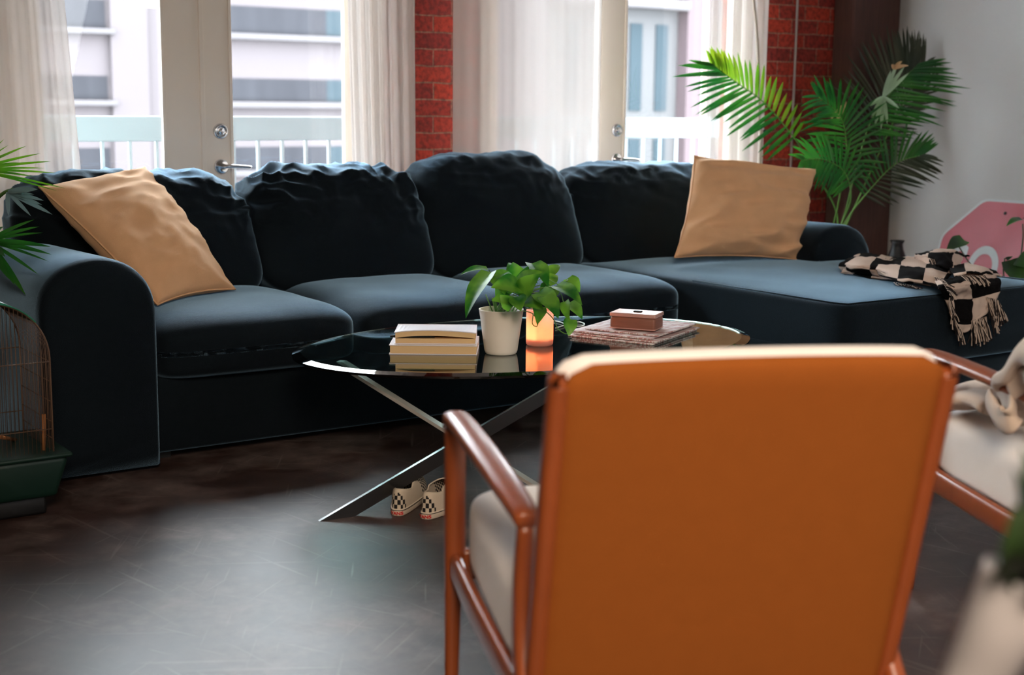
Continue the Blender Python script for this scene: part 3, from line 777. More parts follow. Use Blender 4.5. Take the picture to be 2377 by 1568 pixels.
def newspaper(k, label):
    z0 = TZ + .0065 * k; off = VR * ((.0, .012, -.006, .03)[k]) + VD * ((0, .004, .012, .02)[k]); sh = (1, .99, .94, .86)[k]
    c = (A_ + C__) / 2; P = [c + (p - c) * sh + off for p in (A_, B_, C__, D__)]
    root = thing('folded_newspaper', (P[0].x, P[0].y, z0), 0, label, 'newspaper', None)
    bm = BM(); o = Vector(root.location); n = 16
    def q(u, v, z): # u along A->B, v toward D/C
        p = P[0] * (1 - u) * (1 - v) + P[1] * u * (1 - v) + P[2] * u * v + P[3] * (1 - u) * v
        return Vector((p.x, p.y, z)) - o
    rings = []
    for i in range(n + 1):
        v = i / n; row = []
        # folded sheet: down one side, a round fold at u=1
        for j in range(13):
            u = j / 12; row.append(bm.verts.new(q(u, v, z0 + .0004 + .0008 * math.sin(9 * v + k))))
        for j in range(1, 6):
            a = -PI / 2 + PI * j / 6; row.append(bm.verts.new(q(1 + .012 * math.cos(a), v, z0 + .003 + .0028 * math.sin(a))))
        for j in range(13):
            u = 1 - j / 12; row.append(bm.verts.new(q(u * .985, v, z0 + .0058 + .0006 * math.sin(7 * u + 5 * v + k) - .001 * (1 - u))))
        rings.append(row)
    m_ = len(rings[0])
    for i in range(n):
        for j in range(m_ - 1): bm.faces.new((rings[i][j], rings[i][j + 1], rings[i + 1][j + 1], rings[i + 1][j]))
        bm.faces.new((rings[i][-1], rings[i][0], rings[i + 1][0], rings[i + 1][-1]))
    for r in (rings[0], rings[-1]):
        for j in range(m_ // 2): 
            if j + 1 < m_ - 2 - j: bm.faces.new((r[j], r[j + 1], r[m_ - 2 - j], r[m_ - 1 - j]))
            elif j + 1 == m_ - 2 - j: bm.faces.new((r[j], r[j + 1], r[m_ - 1 - j]))
    link_mesh('pages', bm, M_NEWS, root, True)
for k, s in enumerate(('folded newspaper lying directly on the glass, lowest of its pile', 'folded newspaper second from the bottom of the pile', 'folded newspaper second from the top of the pile under the tin', 'folded newspaper on top of the pile, right under the brown tin')):
    newspaper(k, s)
ZB = TZ + .0065 * 4 + .0012
ta, tb, tcn = atz(1415, 764, ZB), atz(1513, 771, ZB), atz(1541, 761, ZB)
ex = (tb - ta); W_ = ex.length; rz = math.atan2(ex.y, ex.x)
tin = thing('lidded_tin', (ta.x, ta.y, ZB), rz, 'small brown rectangular tin with a lid on the newspapers', 'tin')
M_TIN = mat('brown_tin', (140, 90, 74), .45, var=.35, vscale=30, aniso=(.4, .4, 18), metal=.15)
M_TINL = mat('tin_lid', (206, 160, 150), .35, metal=.25, var=.08)
D_ = .102; W_ *= 1.07
bm = BM(); box(bm, 0, W_, 0, D_, 0, .046, .009, 4); link_mesh('body', bm, M_TIN, tin)
bm = BM(); box(bm, -.0015, W_ + .0015, -.0015, D_ + .0015, .045, .059, .004, 3); link_mesh('lid', bm, M_TINL, tin)
bm = BM(); box(bm, -.001, W_ + .001, -.001, D_ + .001, .003, .0075, .002, 2); link_mesh('bottom_band', bm, M_TINL, tin)
bm = BM(); box(bm, W_ * .45, W_ * .45 + .028, .035, .055, .0592, .064, .001); tag(link_mesh('black_lighter', bm, M_BLACK), 'small black lighter lying on the tin lid', 'lighter')
o = bpy.data.objects['black_lighter']; o.matrix_world = Matrix.Translation((ta.x, ta.y, ZB)) @ Matrix.Rotation(rz, 4, 'Z')
# thin clear cord looping on the glass behind the candle
bm = BM()
path = [(1290, 762), (1310, 756), (1340, 748), (1356, 752), (1350, 758), (1322, 756), (1300, 748), (1285, 745)]
sweep(bm, bez([atz(x_, y_ , TZ + .004) for x_, y_ in path], 8), .0025, 8)
tag(link_mesh('coiled_wire', bm, mat('white_cord', (214, 220, 214), .4)), 'thin pale cord coiled on the glass behind the candle', 'cord')

# ------------------------------------------------------------------ sneakers
M_RUB = mat('white_rubber', (212, 196, 178), .6); M_CAN = mat('cream_canvas', (206, 190, 170), .9, bump=.3, bscale=500)
M_CHB = mat('black_canvas', (20, 18, 20), .9); M_STR = mat('black_stripe', (22, 20, 22), .6); M_RED = mat('red_label', (196, 24, 26), .5)
def sneaker(p, rz, label, mirror=1):
    t = thing('checkered_sneaker', p, rz, label, 'shoe'); t.scale = (.88, .9, .80)
    L_ = .285
    def foot(a):  # outline, a=0 at heel going round
        y = .5 - .5 * math.cos(a); y = y * L_
        s = math.sin(a); wmax = .036 + .012 * min(1, y / L_ / .7)
        x = math.copysign(abs(s) ** .62, s) * wmax + mirror * .008 * math.sin(PI * y / L_)
        return Vector((x, y, 0))
    def opening(a):
        y = .088 - .075 * math.cos(a); x = .027 * math.sin(a)
        z = .068 + .020 * (y / .16) if y > .08 else .058 + .022 * ((.08 - y) / .08) ** 1.5 + .010 * (y / .16)
        return Vector((x, y, z))
    n, m_ = 72, 12
    bm = BM(); rings = []
    for j in range(m_ + 1):
        v = j / m_; f = 1 - math.cos(v * PI / 2); g = math.sin(v * PI / 2); row = []
        for i in range(n):
            a = 2 * PI * i / n; o_, q = foot(a), opening(a)
            heel = max(0, math.cos(a)); f2 = f * (1 - .35 * heel)
            if j == m_: f2 = f
            row.append(bm.verts.new((o_.x * .96 * (1 - f2) + q.x * f2, .006 + o_.y * .965 * (1 - f2) + q.y * f2, .022 + (q.z) * g)))
        rings.append(row)
    for j in range(m_):
        for i in range(n):
            fc = bm.faces.new((rings[j][i], rings[j][(i + 1) % n], rings[j + 1][(i + 1) % n], rings[j + 1][i]))
            a = 2 * PI * (i + .5) / n; toe = -math.cos(a); hl = math.cos(a)
            if (hl > .80 and j < 8 - abs(math.sin(a)) * 8) or (toe > .3 and j < 12):
                ck = ((i // 2) + (j // 2)) % 2 if hl > .5 else ((i // 1) + (j // 1)) % 2
                fc.material_index = ck
    link_mesh('upper', bm, [M_CAN, M_CHB], t)
    bm = BM()
    sweep(bm, [Vector((q.x, q.y + .006, q.z + .022)) for q in [opening(2 * PI * i / 48) for i in range(49)]], .0028, 6, caps=False); link_mesh('collar', bm, M_CAN, t)
    bm = BM(); rr = []
    for z, s in ((0, .98), (.003, 1.02), (.022, 1.03), (.026, 1.0), (.026, .9)):
        rr.append([bm.verts.new(Vector((foot(2 * PI * i / n).x * s, (foot(2 * PI * i / n).y - L_ / 2) * (1 + (s - 1) * .35) + L_ / 2, z))) for i in range(n)])
    for j in range(len(rr) - 1):
        for i in range(n): bm.faces.new((rr[j][i], rr[j][(i + 1) % n], rr[j + 1][(i + 1) % n], rr[j + 1][i]))
    bm.faces.new(rr[0][::-1]); bm.faces.new(rr[-1]); link_mesh('sole', bm, M_RUB, t)
    bm = BM(); sweep(bm, [Vector((foot(2 * PI * i / n).x * 1.035, (foot(2 * PI * i / n).y - L_ / 2) * 1.012 + L_ / 2, .0215)) for i in range(n + 1)], .0014, 5, caps=False); link_mesh('stripe', bm, M_STR, t)
    # the red lettering on the heel
    cu = bpy.data.curves.new('heel_text', 'FONT'); cu.body = 'VANS'; cu.size = .017; cu.align_x = 'CENTER'; cu.extrude = .0004; cu.offset = .0006
    fo = bpy.data.objects.new('heel_text', cu); COL.objects.link(fo)
    me = bpy.data.meshes.new_from_object(fo.evaluated_get(bpy.context.evaluated_depsgraph_get())); bpy.data.objects.remove(fo)
    lb = bpy.data.objects.new('heel_label', me); COL.objects.link(lb); me.materials.clear(); me.materials.append(M_RED); lb.parent = t
    for v in me.vertices:
        x_, z_ = v.co.x, v.co.y; v.co = Vector((x_, -.0042 + .9 * x_ * x_ / .04 - v.co.z, .006 + z_))
    return t
s1 = atz(921, 1199, 0); s2 = atz(986, 1207, 0)
sneaker((s1.x, s1.y, 0), math.radians(-48), 'left black and cream checkered slip-on sneaker on the floor under the table', -1)
sneaker((s2.x, s2.y, 0), math.radians(-55), 'right black and cream checkered slip-on sneaker, nearer the armchair', 1)

# ------------------------------------------------------------------ armchairs
def make_chair(label):
    t = thing('armchair', (0, 0, 0), 0, label, 'armchair')
    def P(n_, bm, m_, par=None, s=True): return link_mesh(n_, bm, m_, par or t, s)
    def sty(z): return .03 - .147 * (z - .305) / (.816 - .305)
    for s in (-1, 1):
        bm = BM(); sweep(bm, bez([(s * .335, .640, 0), (s * .333, .630, .25), (s * .331, .624, .33), (s * .331, .622, .5), (s * .331, .622, .592)], 6),
                         [(.013 + .008 * min(1, i / 12), .013 + .010 * min(1, i / 12)) for i in range(25)], 16, hint=Vector((0, 1, 0)), power=2.6)
        P('front_leg', bm, M_WOOD)
        bm = BM(); pts = bez([(s * .322, -.14, 0), (s * .312, -.03, .22), (s * .305, .055, .34), (s * .303, .082, .46), (s * .303, .075, .560)], 6)
        sweep(bm, pts, [(.013 + .006 * math.sin(PI * i / 24), .014 + .010 * math.sin(PI * i / 24)) for i in range(25)], 16, hint=Vector((0, 1, 0)), power=2.6)
        P('rear_leg', bm, M_WOOD)
        bm = BM(); pts = bez([(s * .331, .650, .578), (s * .331, .636, .602), (s * .330, .590, .612), (s * .322, .400, .606), (s * .312, .20, .590), (s * .304, .090, .574), (s * .303, .058, .566)], 6)
        n_ = len(pts); sweep(bm, pts, [((.019 + .008 * math.sin(PI * i / (n_ - 1))) * (.72 if i in (0, n_ - 1) else 1), .0155 * (.7 if i in (0, n_ - 1) else 1)) for i in range(n_)], 20, hint=Vector((0, 0, 1)), power=2.6)
        P('armrest', bm, M_WOOD)
        bm = BM(); pts = bez([(s * .331, .625, .315), (s * .325, .42, .298), (s * .314, .20, .280), (s * .306, .03, .270)], 6)
        sweep(bm, pts, [(.013, .030)] * len(pts), 16, power=3); P('side_rail', bm, M_WOOD)
        bm = BM(); pts = bez([(s * .296, sty(.20), .20), (s * .297, sty(.45), .45), (s * .298, sty(.70), .70), (s * .298, sty(.812), .812), (s * .297, sty(.83), .826)], 6)
        sweep(bm, pts, [(.0155, .019)] * (len(pts) - 2) + [(.012, .015), (.006, .008)], 16, hint=Vector((0, 1, 0)), power=2.6); P('back_stile', bm, M_WOOD)
    bm = BM(); box(bm, -.33, .33, .610, .636, .285, .345, .008, 3); P('cross_rail', bm, M_WOOD)
    bm = BM(); box(bm, -.30, .30, .0, .026, .235, .285, .008, 3); P('cross_rail', bm, M_WOOD)
    # seat cushion
    def fs(p, u):
        e = (1 - u.x ** 4) * (1 - u.y ** 4)
        if u.z > 0: p.z += .022 * e
        p.z += .045 * (p.y - .3); return p
    bm = BM(); softbox(bm, -.314, .314, .06, .640, .300, .456, 28, 8, fs); P('seat_cushion', bm, M_CREAM)
    # tan back shell between the stiles, rounded top corners
    def panel(hw, z0, z1, y_off, th, rc, bow, n=40):
        bm = BM(); f, b_ = [], []
        for j in range(n + 1):
            v = j / n; 
            z = z0 + (z1 - z0) * v
            dz = max(0, z - (z1 - rc)); x_ = hw - (rc - math.sqrt(max(0, rc * rc - dz * dz))) * .8
            f.append([]); b_.append([])
            for i in range(25):
                u = -1 + i / 12; zz = z + bow * (1 - u * u) * max(0, v - .5) * 2
                y = sty(min(z, .87)) + y_off
                edge = 1 - max(abs(u), 0) ** 10
                tt = th * (.35 + .65 * edge) * (1 if v < .94 else max(.3, 1 - ((v - .94) / .06) ** 2 * .7))
                f[j].append(bm.verts.new((u * x_, y + tt / 2 + .0, zz))); b_[j].append(bm.verts.new((u * x_, y - tt / 2, zz)))
        for j in range(n):
            for i in range(24):
                bm.faces.new((f[j][i], f[j][i + 1], f[j + 1][i + 1], f[j + 1][i])); bm.faces.new((b_[j][i + 1], b_[j][i], b_[j + 1][i], b_[j + 1][i + 1]))
            for i in (0, 24): bm.faces.new((f[j][i], b_[j][i], b_[j + 1][i], f[j + 1][i]))
        for i in range(24):
            bm.faces.new((f[0][i], f[0][i + 1], b_[0][i + 1], b_[0][i])); bm.faces.new((f[n][i], f[n][i + 1], b_[n][i + 1], b_[n][i]))
        return bm
    P('back_shell', panel(.292, .215, .851, -.006, .030, .05, .004), M_TAN)
    P('back_cushion', panel(.300, .44, .858, .036, .050, .055, .004), M_CREAM)  # thin cream front, added so its top edge paints the window highlight
    return t
chair = make_chair('wooden armchair with a tan back and cream seat in the foreground, seen from behind')
chair.location = (1.509, 1.57, 0); chair.rotation_euler = (0, 0, math.radians(-23.9))
def copy_tree(o, parent=None):
    c = o.copy(); COL.objects.link(c); c.parent = parent
    for ch_ in list(o.children): copy_tree(ch_, c)
    return c
chair2 = copy_tree(chair)
fr = atz(2150, 832, .60); yw = math.radians(-22)
off = Matrix.Rotation(yw, 3, 'Z') @ Vector((-.331, .623, 0))
chair2.location = (fr.x - off.x, fr.y - off.y, 0); chair2.rotation_euler = (0, 0, yw)
chair2['label'] = 'second wooden armchair with a beige throw on it, at the right edge behind the first'

# ------------------------------------------------------------------ cloth things
def cloth_tube(bm, pts, rad, seg=14, lump=.15, seed=0, hint=Vector((0, 0, 1))):
    base = bez(pts, 8); n = len(base)
    rr = []
    for i in range(n):
        t = i / (n - 1); k = t * (len(rad) - 1); a = int(min(k, len(rad) - 2)); f = k - a
        r0, r1 = rad[a], rad[a + 1]
        rr.append((r0[0] * (1 - f) + r1[0] * f, r0[1] * (1 - f) + r1[1] * f))
    rings = sweep(bm, base, rr, seg, hint)
    for ring in rings:
        for v in ring:
            d = noise.noise(v.co * 9 + Vector((seed, 0, seed))) * lump * .1
            v.co += Vector((d * .4, d * .4, d))
M_THROW = mat('beige_throw_fabric', (212, 192, 176), .95, var=.06, vscale=10, bump=.4, bscale=300, sheen=.2)
th = thing('beige_throw', at(2330, 930, 3.2), 0, 'crumpled beige throw blanket lying on the second armchair', 'blanket')
TL = Vector(th.location); bm = BM()
def A(px, py, Z): return at(px, py, Z) - TL
cloth_tube(bm, [A(2190, 938, 3.50), A(2240, 928, 3.46), A(2290, 936, 3.40), A(2330, 950, 3.30)], [(.06, .018), (.085, .020), (.08, .022), (.06, .02)], 18, .2, 1)
cloth_tube(bm, [A(2195, 918, 3.56), A(2250, 905, 3.52), A(2300, 908, 3.46), A(2350, 930, 3.36)], [(.03, .014), (.05, .018), (.06, .02), (.05, .02)], 18, .2, 3)
cloth_tube(bm, [A(2298, 930, 3.22), A(2300, 965, 3.20), A(2318, 990, 3.16), A(2345, 975, 3.12), A(2352, 935, 3.12)], [(.008, .02), (.011, .028), (.014, .032), (.012, .03), (.008, .02)], 20, .6, 5)
cloth_tube(bm, [A(2330, 905, 3.36), A(2345, 940, 3.3), A(2362, 968, 3.2)], [(.02, .022), (.03, .03), (.028, .028)], 18, .5, 6)
# the big fold arching over the chair's back
cloth_tube(bm, [A(2312, 888, 3.22), A(2330, 862, 3.16), A(2362, 838, 3.10), A(2400, 822, 3.02), A(2440, 830, 2.95)], [(.012, .012), (.024, .02), (.03, .026), (.036, .034), (.045, .045)], 24, .5, 7)
cloth_tube(bm, [A(2345, 905, 3.12), A(2380, 880, 3.08), A(2420, 868, 3.0)], [(.012, .02), (.02, .03), (.03, .04)], 20, .5, 8)
link_mesh('cloth', bm, M_THROW, th)

# checkered throw on the chaise
def check_mat(name, a, b_, sx, sy):
    m = bpy.data.materials.new(name); m.use_nodes = True; N = m.node_tree.nodes; L = m.node_tree.links
    b = N['Principled BSDF']; b.inputs['Roughness'].default_value = .95; b.inputs['Specular IOR Level'].default_value = .1
    uv = N.new('ShaderNodeUVMap'); mp = N.new('ShaderNodeMapping'); mp.inputs['Scale'].default_value = (sx, sy, 1); L.new(uv.outputs[0], mp.inputs[0])
    ck = N.new('ShaderNodeTexChecker'); ck.inputs['Scale'].default_value = 1; ck.inputs[1].default_value = lin(a); ck.inputs[2].default_value = lin(b_)
    L.new(mp.outputs[0], ck.inputs[0]); L.new(ck.outputs[0], b.inputs['Base Color'])
    n = N.new('ShaderNodeTexNoise'); n.inputs['Scale'].default_value = 300; bp = N.new('ShaderNodeBump'); bp.inputs['Strength'].default_value = .3; bp.inputs['Distance'].default_value = .003
    L.new(n.outputs[0], bp.inputs['Height']); L.new(bp.outputs[0], b.inputs['Normal']); return m
M_CHECK = check_mat('checkered_wool', (14, 12, 14), (214, 190, 174), 1, 1)
ZS = .502
ct = thing('checkered_blanket', atz(2100, 630, ZS), 0, 'black and cream checkered fringed blanket crumpled on the chaise corner', 'blanket')
CT = Vector(ct.location)
cb = BM(); uvl = cb.loops.layers.uv.new('UVMap')
def sheet(rows, su, sv, uo=0, vo=0, nu=10, nv=10, thick=.007, crumple=.010, seed=0):
    """rows: list of rows of world control points; a smooth folded sheet with thickness"""
    R_ = [bez(r, nu) for r in rows]; cols = list(zip(*R_)); G = [bez(c, nv) for c in cols]   # G[u][v]
    U, V = len(G), len(G[0]); acc = {}
    top = [[None] * V for _ in range(U)]; bot = [[None] * V for _ in range(U)]; uvs = {}
    for i in range(U):
        for j in range(V):
            p = G[i][j]; a = G[min(i + 1, U - 1)][j] - G[max(i - 1, 0)][j]; b_ = G[i][min(j + 1, V - 1)] - G[i][max(j - 1, 0)]
            n_ = a.cross(b_); n_ = n_.normalized() if n_.length > 1e-9 else Vector((0, 0, 1))
            if n_.z < 0: n_ = -n_
            d = crumple * noise.noise(p * 14 + Vector((seed, seed, 0))) + crumple * .5 * noise.noise(p * 35 + Vector((0, seed, 3)))
            q = p + n_ * d - CT
            top[i][j] = cb.verts.new(q + n_ * thick / 2); bot[i][j] = cb.verts.new(q - n_ * thick / 2)
            uv = (uo + su * i / (U - 1), vo + sv * j / (V - 1)); uvs[top[i][j]] = uv; uvs[bot[i][j]] = uv
    def F(*v):
        f = cb.faces.new(v)
        for l_ in f.loops: l_[uvl].uv = uvs[l_.vert]
    for i in range(U - 1):
        for j in range(V - 1):
            F(top[i][j], top[i + 1][j], top[i + 1][j + 1], top[i][j + 1]); F(bot[i][j + 1], bot[i + 1][j + 1], bot[i + 1][j], bot[i][j])
    for i in range(U - 1):
        for j in (0, V - 1): F(top[i][j], top[i + 1][j], bot[i + 1][j], bot[i][j])
    for j in range(V - 1):
        for i in (0, U - 1): F(top[i][j], bot[i][j], bot[i][j + 1], top[i][j + 1])
def Z(px, py, h=0): return atz(px, py, ZS + h)
# lower layer lying flat
sheet([[Z(1952, 634, .008), Z(2010, 642, .008), Z(2085, 652, .008), Z(2160, 664, .008)],
       [Z(1962, 622, .03), Z(2020, 628, .03), Z(2095, 634, .03), Z(2175, 640, .03)],
       [Z(1990, 606, .03), Z(2050, 610, .03), Z(2120, 612, .03), Z(2200, 618, .03)],
       [Z(2010, 596, .01), Z(2060, 600, .01), Z(2140, 600, .01), Z(2220, 606, .01)]], 4.6, 2.4, .2, .0, seed=1)
# rolled bundle at the left end
sheet([[Z(1953, 628, .01), Z(1990, 634, .02), Z(2045, 640, .02), Z(2090, 640, .02)],
       [Z(1950, 612, .045), Z(1985, 616, .06), Z(2040, 622, .05), Z(2090, 628, .035)],
       [Z(1975, 600, .06), Z(2010, 596, .075), Z(2050, 606, .06), Z(2100, 612, .04)],
       [Z(1990, 596, .02), Z(2020, 590, .03), Z(2060, 600, .03), Z(2110, 606, .02)]], 2.6, 2.3, .6, .5, seed=3)
# second ridge
sheet([[Z(2040, 640, .02), Z(2090, 652, .03), Z(2150, 656, .03), Z(2185, 670, .012)],
       [Z(2036, 622, .05), Z(2095, 628, .06), Z(2155, 636, .055), Z(2200, 648, .03)],
       [Z(2050, 606, .04), Z(2100, 612, .06), Z(2160, 618, .06), Z(2215, 628, .04)],
       [Z(2060, 600, .02), Z(2110, 602, .03), Z(2170, 608, .03), Z(2225, 616, .02)]], 3.1, 2.1, 1.1, .9, seed=5)
# third fold, at the back right
sheet([[Z(2128, 606, .03), Z(2160, 614, .06), Z(2200, 622, .06), Z(2226, 624, .04)],
       [Z(2126, 594, .05), Z(2160, 590, .10), Z(2200, 588, .10), Z(2235, 596, .06)],
       [Z(2140, 592, .04), Z(2170, 582, .085), Z(2215, 584, .085), Z(2250, 596, .05)]], 2.2, 1.6, .3, .2, seed=7)
# the part that falls over the front corner
E1 = aty(2180, 668, 3.60); 
sheet([[Z(2165, 650, .03), Z(2195, 646, .05), Z(2235, 636, .05), Z(2290, 630, .04)],
       [Z(2180, 668, .022), Z(2215, 664, .03), Z(2255, 658, .03), Z(2318, 650, .02)],
       [aty(2192, 694, 3.590), aty(2225, 692, 3.575), aty(2262, 690, 3.580), aty(2318, 676, 3.580)],
       [aty(2205, 730, 3.575), aty(2226, 742, 3.555), aty(2258, 742, 3.565), aty(2300, 712, 3.575)],
       [aty(2212, 748, 3.580), aty(2232, 772, 3.570), aty(2252, 758, 3.575), aty(2290, 728, 3.582)]], 2.4, 3.2, .5, .35, crumple=.014, seed=11)
sheet([[Z(2200, 622, .05), Z(2240, 614, .06), Z(2275, 618, .05), Z(2310, 628, .03)],
       [Z(2215, 640, .05), Z(2245, 636, .06), Z(2285, 634, .05), Z(2325, 642, .02)]], 1.9, .9, 1.4, .2, seed=13)
cl = link_mesh('checkered_cloth', cb, M_CHECK, ct)
M_FR1 = mat('cream_yarn', (206, 184, 168), .95); M_FR2 = mat('dark_yarn', (40, 30, 28), .95)
def fringe(pts, dirs, n, ln, seed, mats=(M_FR1, M_FR2)):
    bms = [BM(), BM()]; base = bez(pts, 10); rnd = random.Random(seed)
    for k in range(n):
        t = k / (n - 1) * (len(base) - 1); a = int(min(t, len(base) - 2)); p = base[a].lerp(base[a + 1], t - a)
        d = Vector(dirs) + Vector((rnd.uniform(-.4, .4), rnd.uniform(-.25, .1), rnd.uniform(-.3, .3)))
        q = [p]
        for s in range(1, 5):
            q.append(q[-1] + d.normalized() * (ln * rnd.uniform(.8, 1.2) / 4)); d += Vector((rnd.uniform(-.5, .5), rnd.uniform(-.3, .1), -.25))
        q = [Vector((v.x, v.y, max(v.z, ZS + .002) if v.y > 3.60 else v.z)) - CT for v in q]
        sweep(bms[k % 2], q, [.0022, .002, .002, .002, .0028], 5)
    for b_, m_ in zip(bms, mats):
        tag(link_mesh('fringe', b_, m_, ct), kind='stuff')
fringe([aty(2205, 690, 3.57), aty(2215, 740, 3.56), aty(2235, 772, 3.56)], (-.1, -.2, -1), 26, .06, 1)
fringe([aty(2290, 690, 3.57), aty(2318, 700, 3.57), aty(2300, 730, 3.57)], (.1, -.2, -1), 44, .085, 2)
fringe([Z(2160, 640, .045), Z(2185, 652, .05), Z(2200, 676, .03)], (.3, -.5, -.2), 26, .05, 3)
fringe([Z(2075, 656, .01), Z(2120, 664, .01)], (.2, -.8, -.3), 18, .04, 4)
fringe([Z(2158, 600, .09), Z(2176, 606, .08)], (-.3, -.5, -.5), 12, .04, 5)
fringe([aty(2255, 745, 3.56), aty(2290, 735, 3.57)], (0, -.1, -1), 36, .10, 6)
fringe([Z(2230, 640, .06), Z(2285, 640, .055)], (.3, -.6, -.5), 24, .05, 7)

# ------------------------------------------------------------------ stop sign leaning on the right wall
lean_a = math.asin((WX - .012 - 6.42) / .762)
sg = thing('stop_sign', (6.42, 4.80, 0), 0, 'faded red octagonal road sign leaning against the grey wall', 'road sign')
M_SIGN = mat('faded_red_sign', (174, 76, 88), .45, var=.25, vscale=3.5)
M_SW = mat('sign_white', (190, 196, 198), .5, var=.1, vscale=9); 
def sgp(yy, zz, d=0):
    """sign plane: yy toward the sign's right as seen, zz up the face; d out of the face"""
    up = Vector((math.sin(lean_a), 0, math.cos(lean_a))); out = Vector((-math.cos(lean_a), 0, math.sin(lean_a)))
    return Vector((0, -yy, 0)) + up * zz + out * d
SW = .762; sd = SW * (math.sqrt(2) - 1)
def octa(r, d0, d1, hollow=0):
    bm = BM(); P8 = [(r * math.cos(PI / 8 + k * PI / 4) / math.cos(PI / 8), r * math.sin(PI / 8 + k * PI / 4) / math.cos(PI / 8)) for k in range(8)]
    # rounded corners
    Q = []
    for k in range(8):
        a, b_, c = Vector(P8[k - 1]), Vector(P8[k]), Vector(P8[(k + 1) % 8]); rc = .035
        p0 = b_ + (a - b_).normalized() * rc; p1 = b_ + (c - b_).normalized() * rc
        for t in (0, .33, .66, 1): Q.append((p0 * (1 - t) ** 2 + b_ * 2 * t * (1 - t) + p1 * t * t))
    f = [bm.verts.new(sgp(q.x, q.y + SW / 2, d1)) for q in Q]; g = [bm.verts.new(sgp(q.x, q.y + SW / 2, d0)) for q in Q]
    bm.faces.new(f); bm.faces.new(g[::-1])
    for k in range(len(Q)): bm.faces.new((f[k], f[(k + 1) % len(Q)], g[(k + 1) % len(Q)], g[k]))
    return bm
link_mesh('back_plate', octa(SW / 2, 0, .003), M_SW, sg, False)
link_mesh('red_face', octa(SW / 2 - .014, .003, .0042), M_SIGN, sg, False)
def text_obj(body, size, fn, m_, name, par, off=0.0):
    cu = bpy.data.curves.new(name, 'FONT'); cu.body = body; cu.size = size; cu.align_x = 'CENTER'; cu.extrude = .0006; cu.offset = off; cu.space_character = 1.05
    fo = bpy.data.objects.new(name, cu); COL.objects.link(fo)
    me = bpy.data.meshes.new_from_object(fo.evaluated_get(bpy.context.evaluated_depsgraph_get())); bpy.data.objects.remove(fo)
    for v in me.vertices: v.co = fn(v.co)
    me.materials.clear(); me.materials.append(m_)
    o = bpy.data.objects.new(name, me); COL.objects.link(o); o.parent = par; return o
text_obj('SO', .34, lambda c: sgp(-.118 + c.x * .74, SW / 2 - .125 + c.y, .0052 + c.z), M_SW, 'lettering', sg, .007)
bm = BM(); lathe(bm, [(.009, 0), (.009, .004), (.006, .006), (.001, .0065)], 16)
for v in bm.verts: v.co = sgp(v.co.x, SW - .075 + v.co.y, .0042 + v.co.z)
link_mesh('bolt', bm, M_BLACK, sg)

# ------------------------------------------------------------------ foliage builders
def blade(bm, base, d, L_, wid, droop=.25, nrm=None, n=6, mi=0):
    d = Vector(d).normalized(); nrm = (Vector(nrm) if nrm else Vector((0, 0, 1)))
    s = d.cross(nrm)
    if s.length < 1e-3: s = d.cross(Vector((1, 0, 0)))
    s.normalize(); up = s.cross(d); rows = []
    for i in range(n + 1):
        t = i / n; w_ = wid * (math.sin(PI * (t * .86 + .14)) ** .7 if t < 1 else 0) * .5
        p = Vector(base) + d * (L_ * t) - Vector((0, 0, 1)) * (droop * L_ * t * t)
        rows.append([bm.verts.new(p - s * w_ + up * w_ * .35), bm.verts.new(p), bm.verts.new(p + s * w_ + up * w_ * .35)])
    for i in range(n):
        for k in range(2):
            f = bm.faces.new((rows[i][k], rows[i][k + 1], rows[i + 1][k + 1], rows[i + 1][k])); f.material_index = mi
def frond(root, path, n, Lf, ml, mr=None, a0=.25, a1=.62, w_=.020, side=(1, 1), ndir=None, start=.3, droop=.2, matS=M_STEM, r=.006, seed=0, lens=None):
    """path: world points of the rachis; leaflets left/right in the plane facing ndir"""
    o = Vector(root.location); P_ = bez(path, 10); rnd = random.Random(seed)
    nd = Vector(ndir or (-VD + Vector((0, 0, .35)))).normalized()
    bm = BM(); m_ = len(P_); sweep(bm, [p - o for p in P_], [r * (1 - .75 * i / m_) for i in range(m_)], 7)
    st = link_mesh('frond_stem', bm, matS, root)
    bm = BM()
    for k in range(n):
        t = start + (1 - start) * k / (n - 1); f = t * (m_ - 1); a = int(min(f, m_ - 2)); p = P_[a].lerp(P_[a + 1], f - a)
        tan = (P_[min(a + 2, m_ - 1)] - P_[max(a - 1, 0)]).normalized(); sd_ = tan.cross(nd).normalized()
        env = math.sin(PI * (.16 + .74 * (t - start) / (1 - start))) ** .7
        for s, on in ((1, side[0]), (-1, side[1])):
            if not on: continue
            ang = a1 * PI / 2 * (1 - (t - start) / (1 - start)) + a0 * PI / 2
            d = tan * math.cos(ang) + sd_ * (s * math.sin(ang)) + nd * rnd.uniform(-.10, .32) + Vector((rnd.uniform(-.07, .07),) * 3)
            ll = Lf * env * on * rnd.uniform(.88, 1.1)
            blade(bm, p - o, d, ll, w_ * rnd.uniform(.8, 1.1), droop * rnd.uniform(.4, 1.3), nd, mi=0 if s > 0 else (1 if mr else 0))
    link_mesh('leaflets', bm, [ml] + ([mr] if mr else []), root)

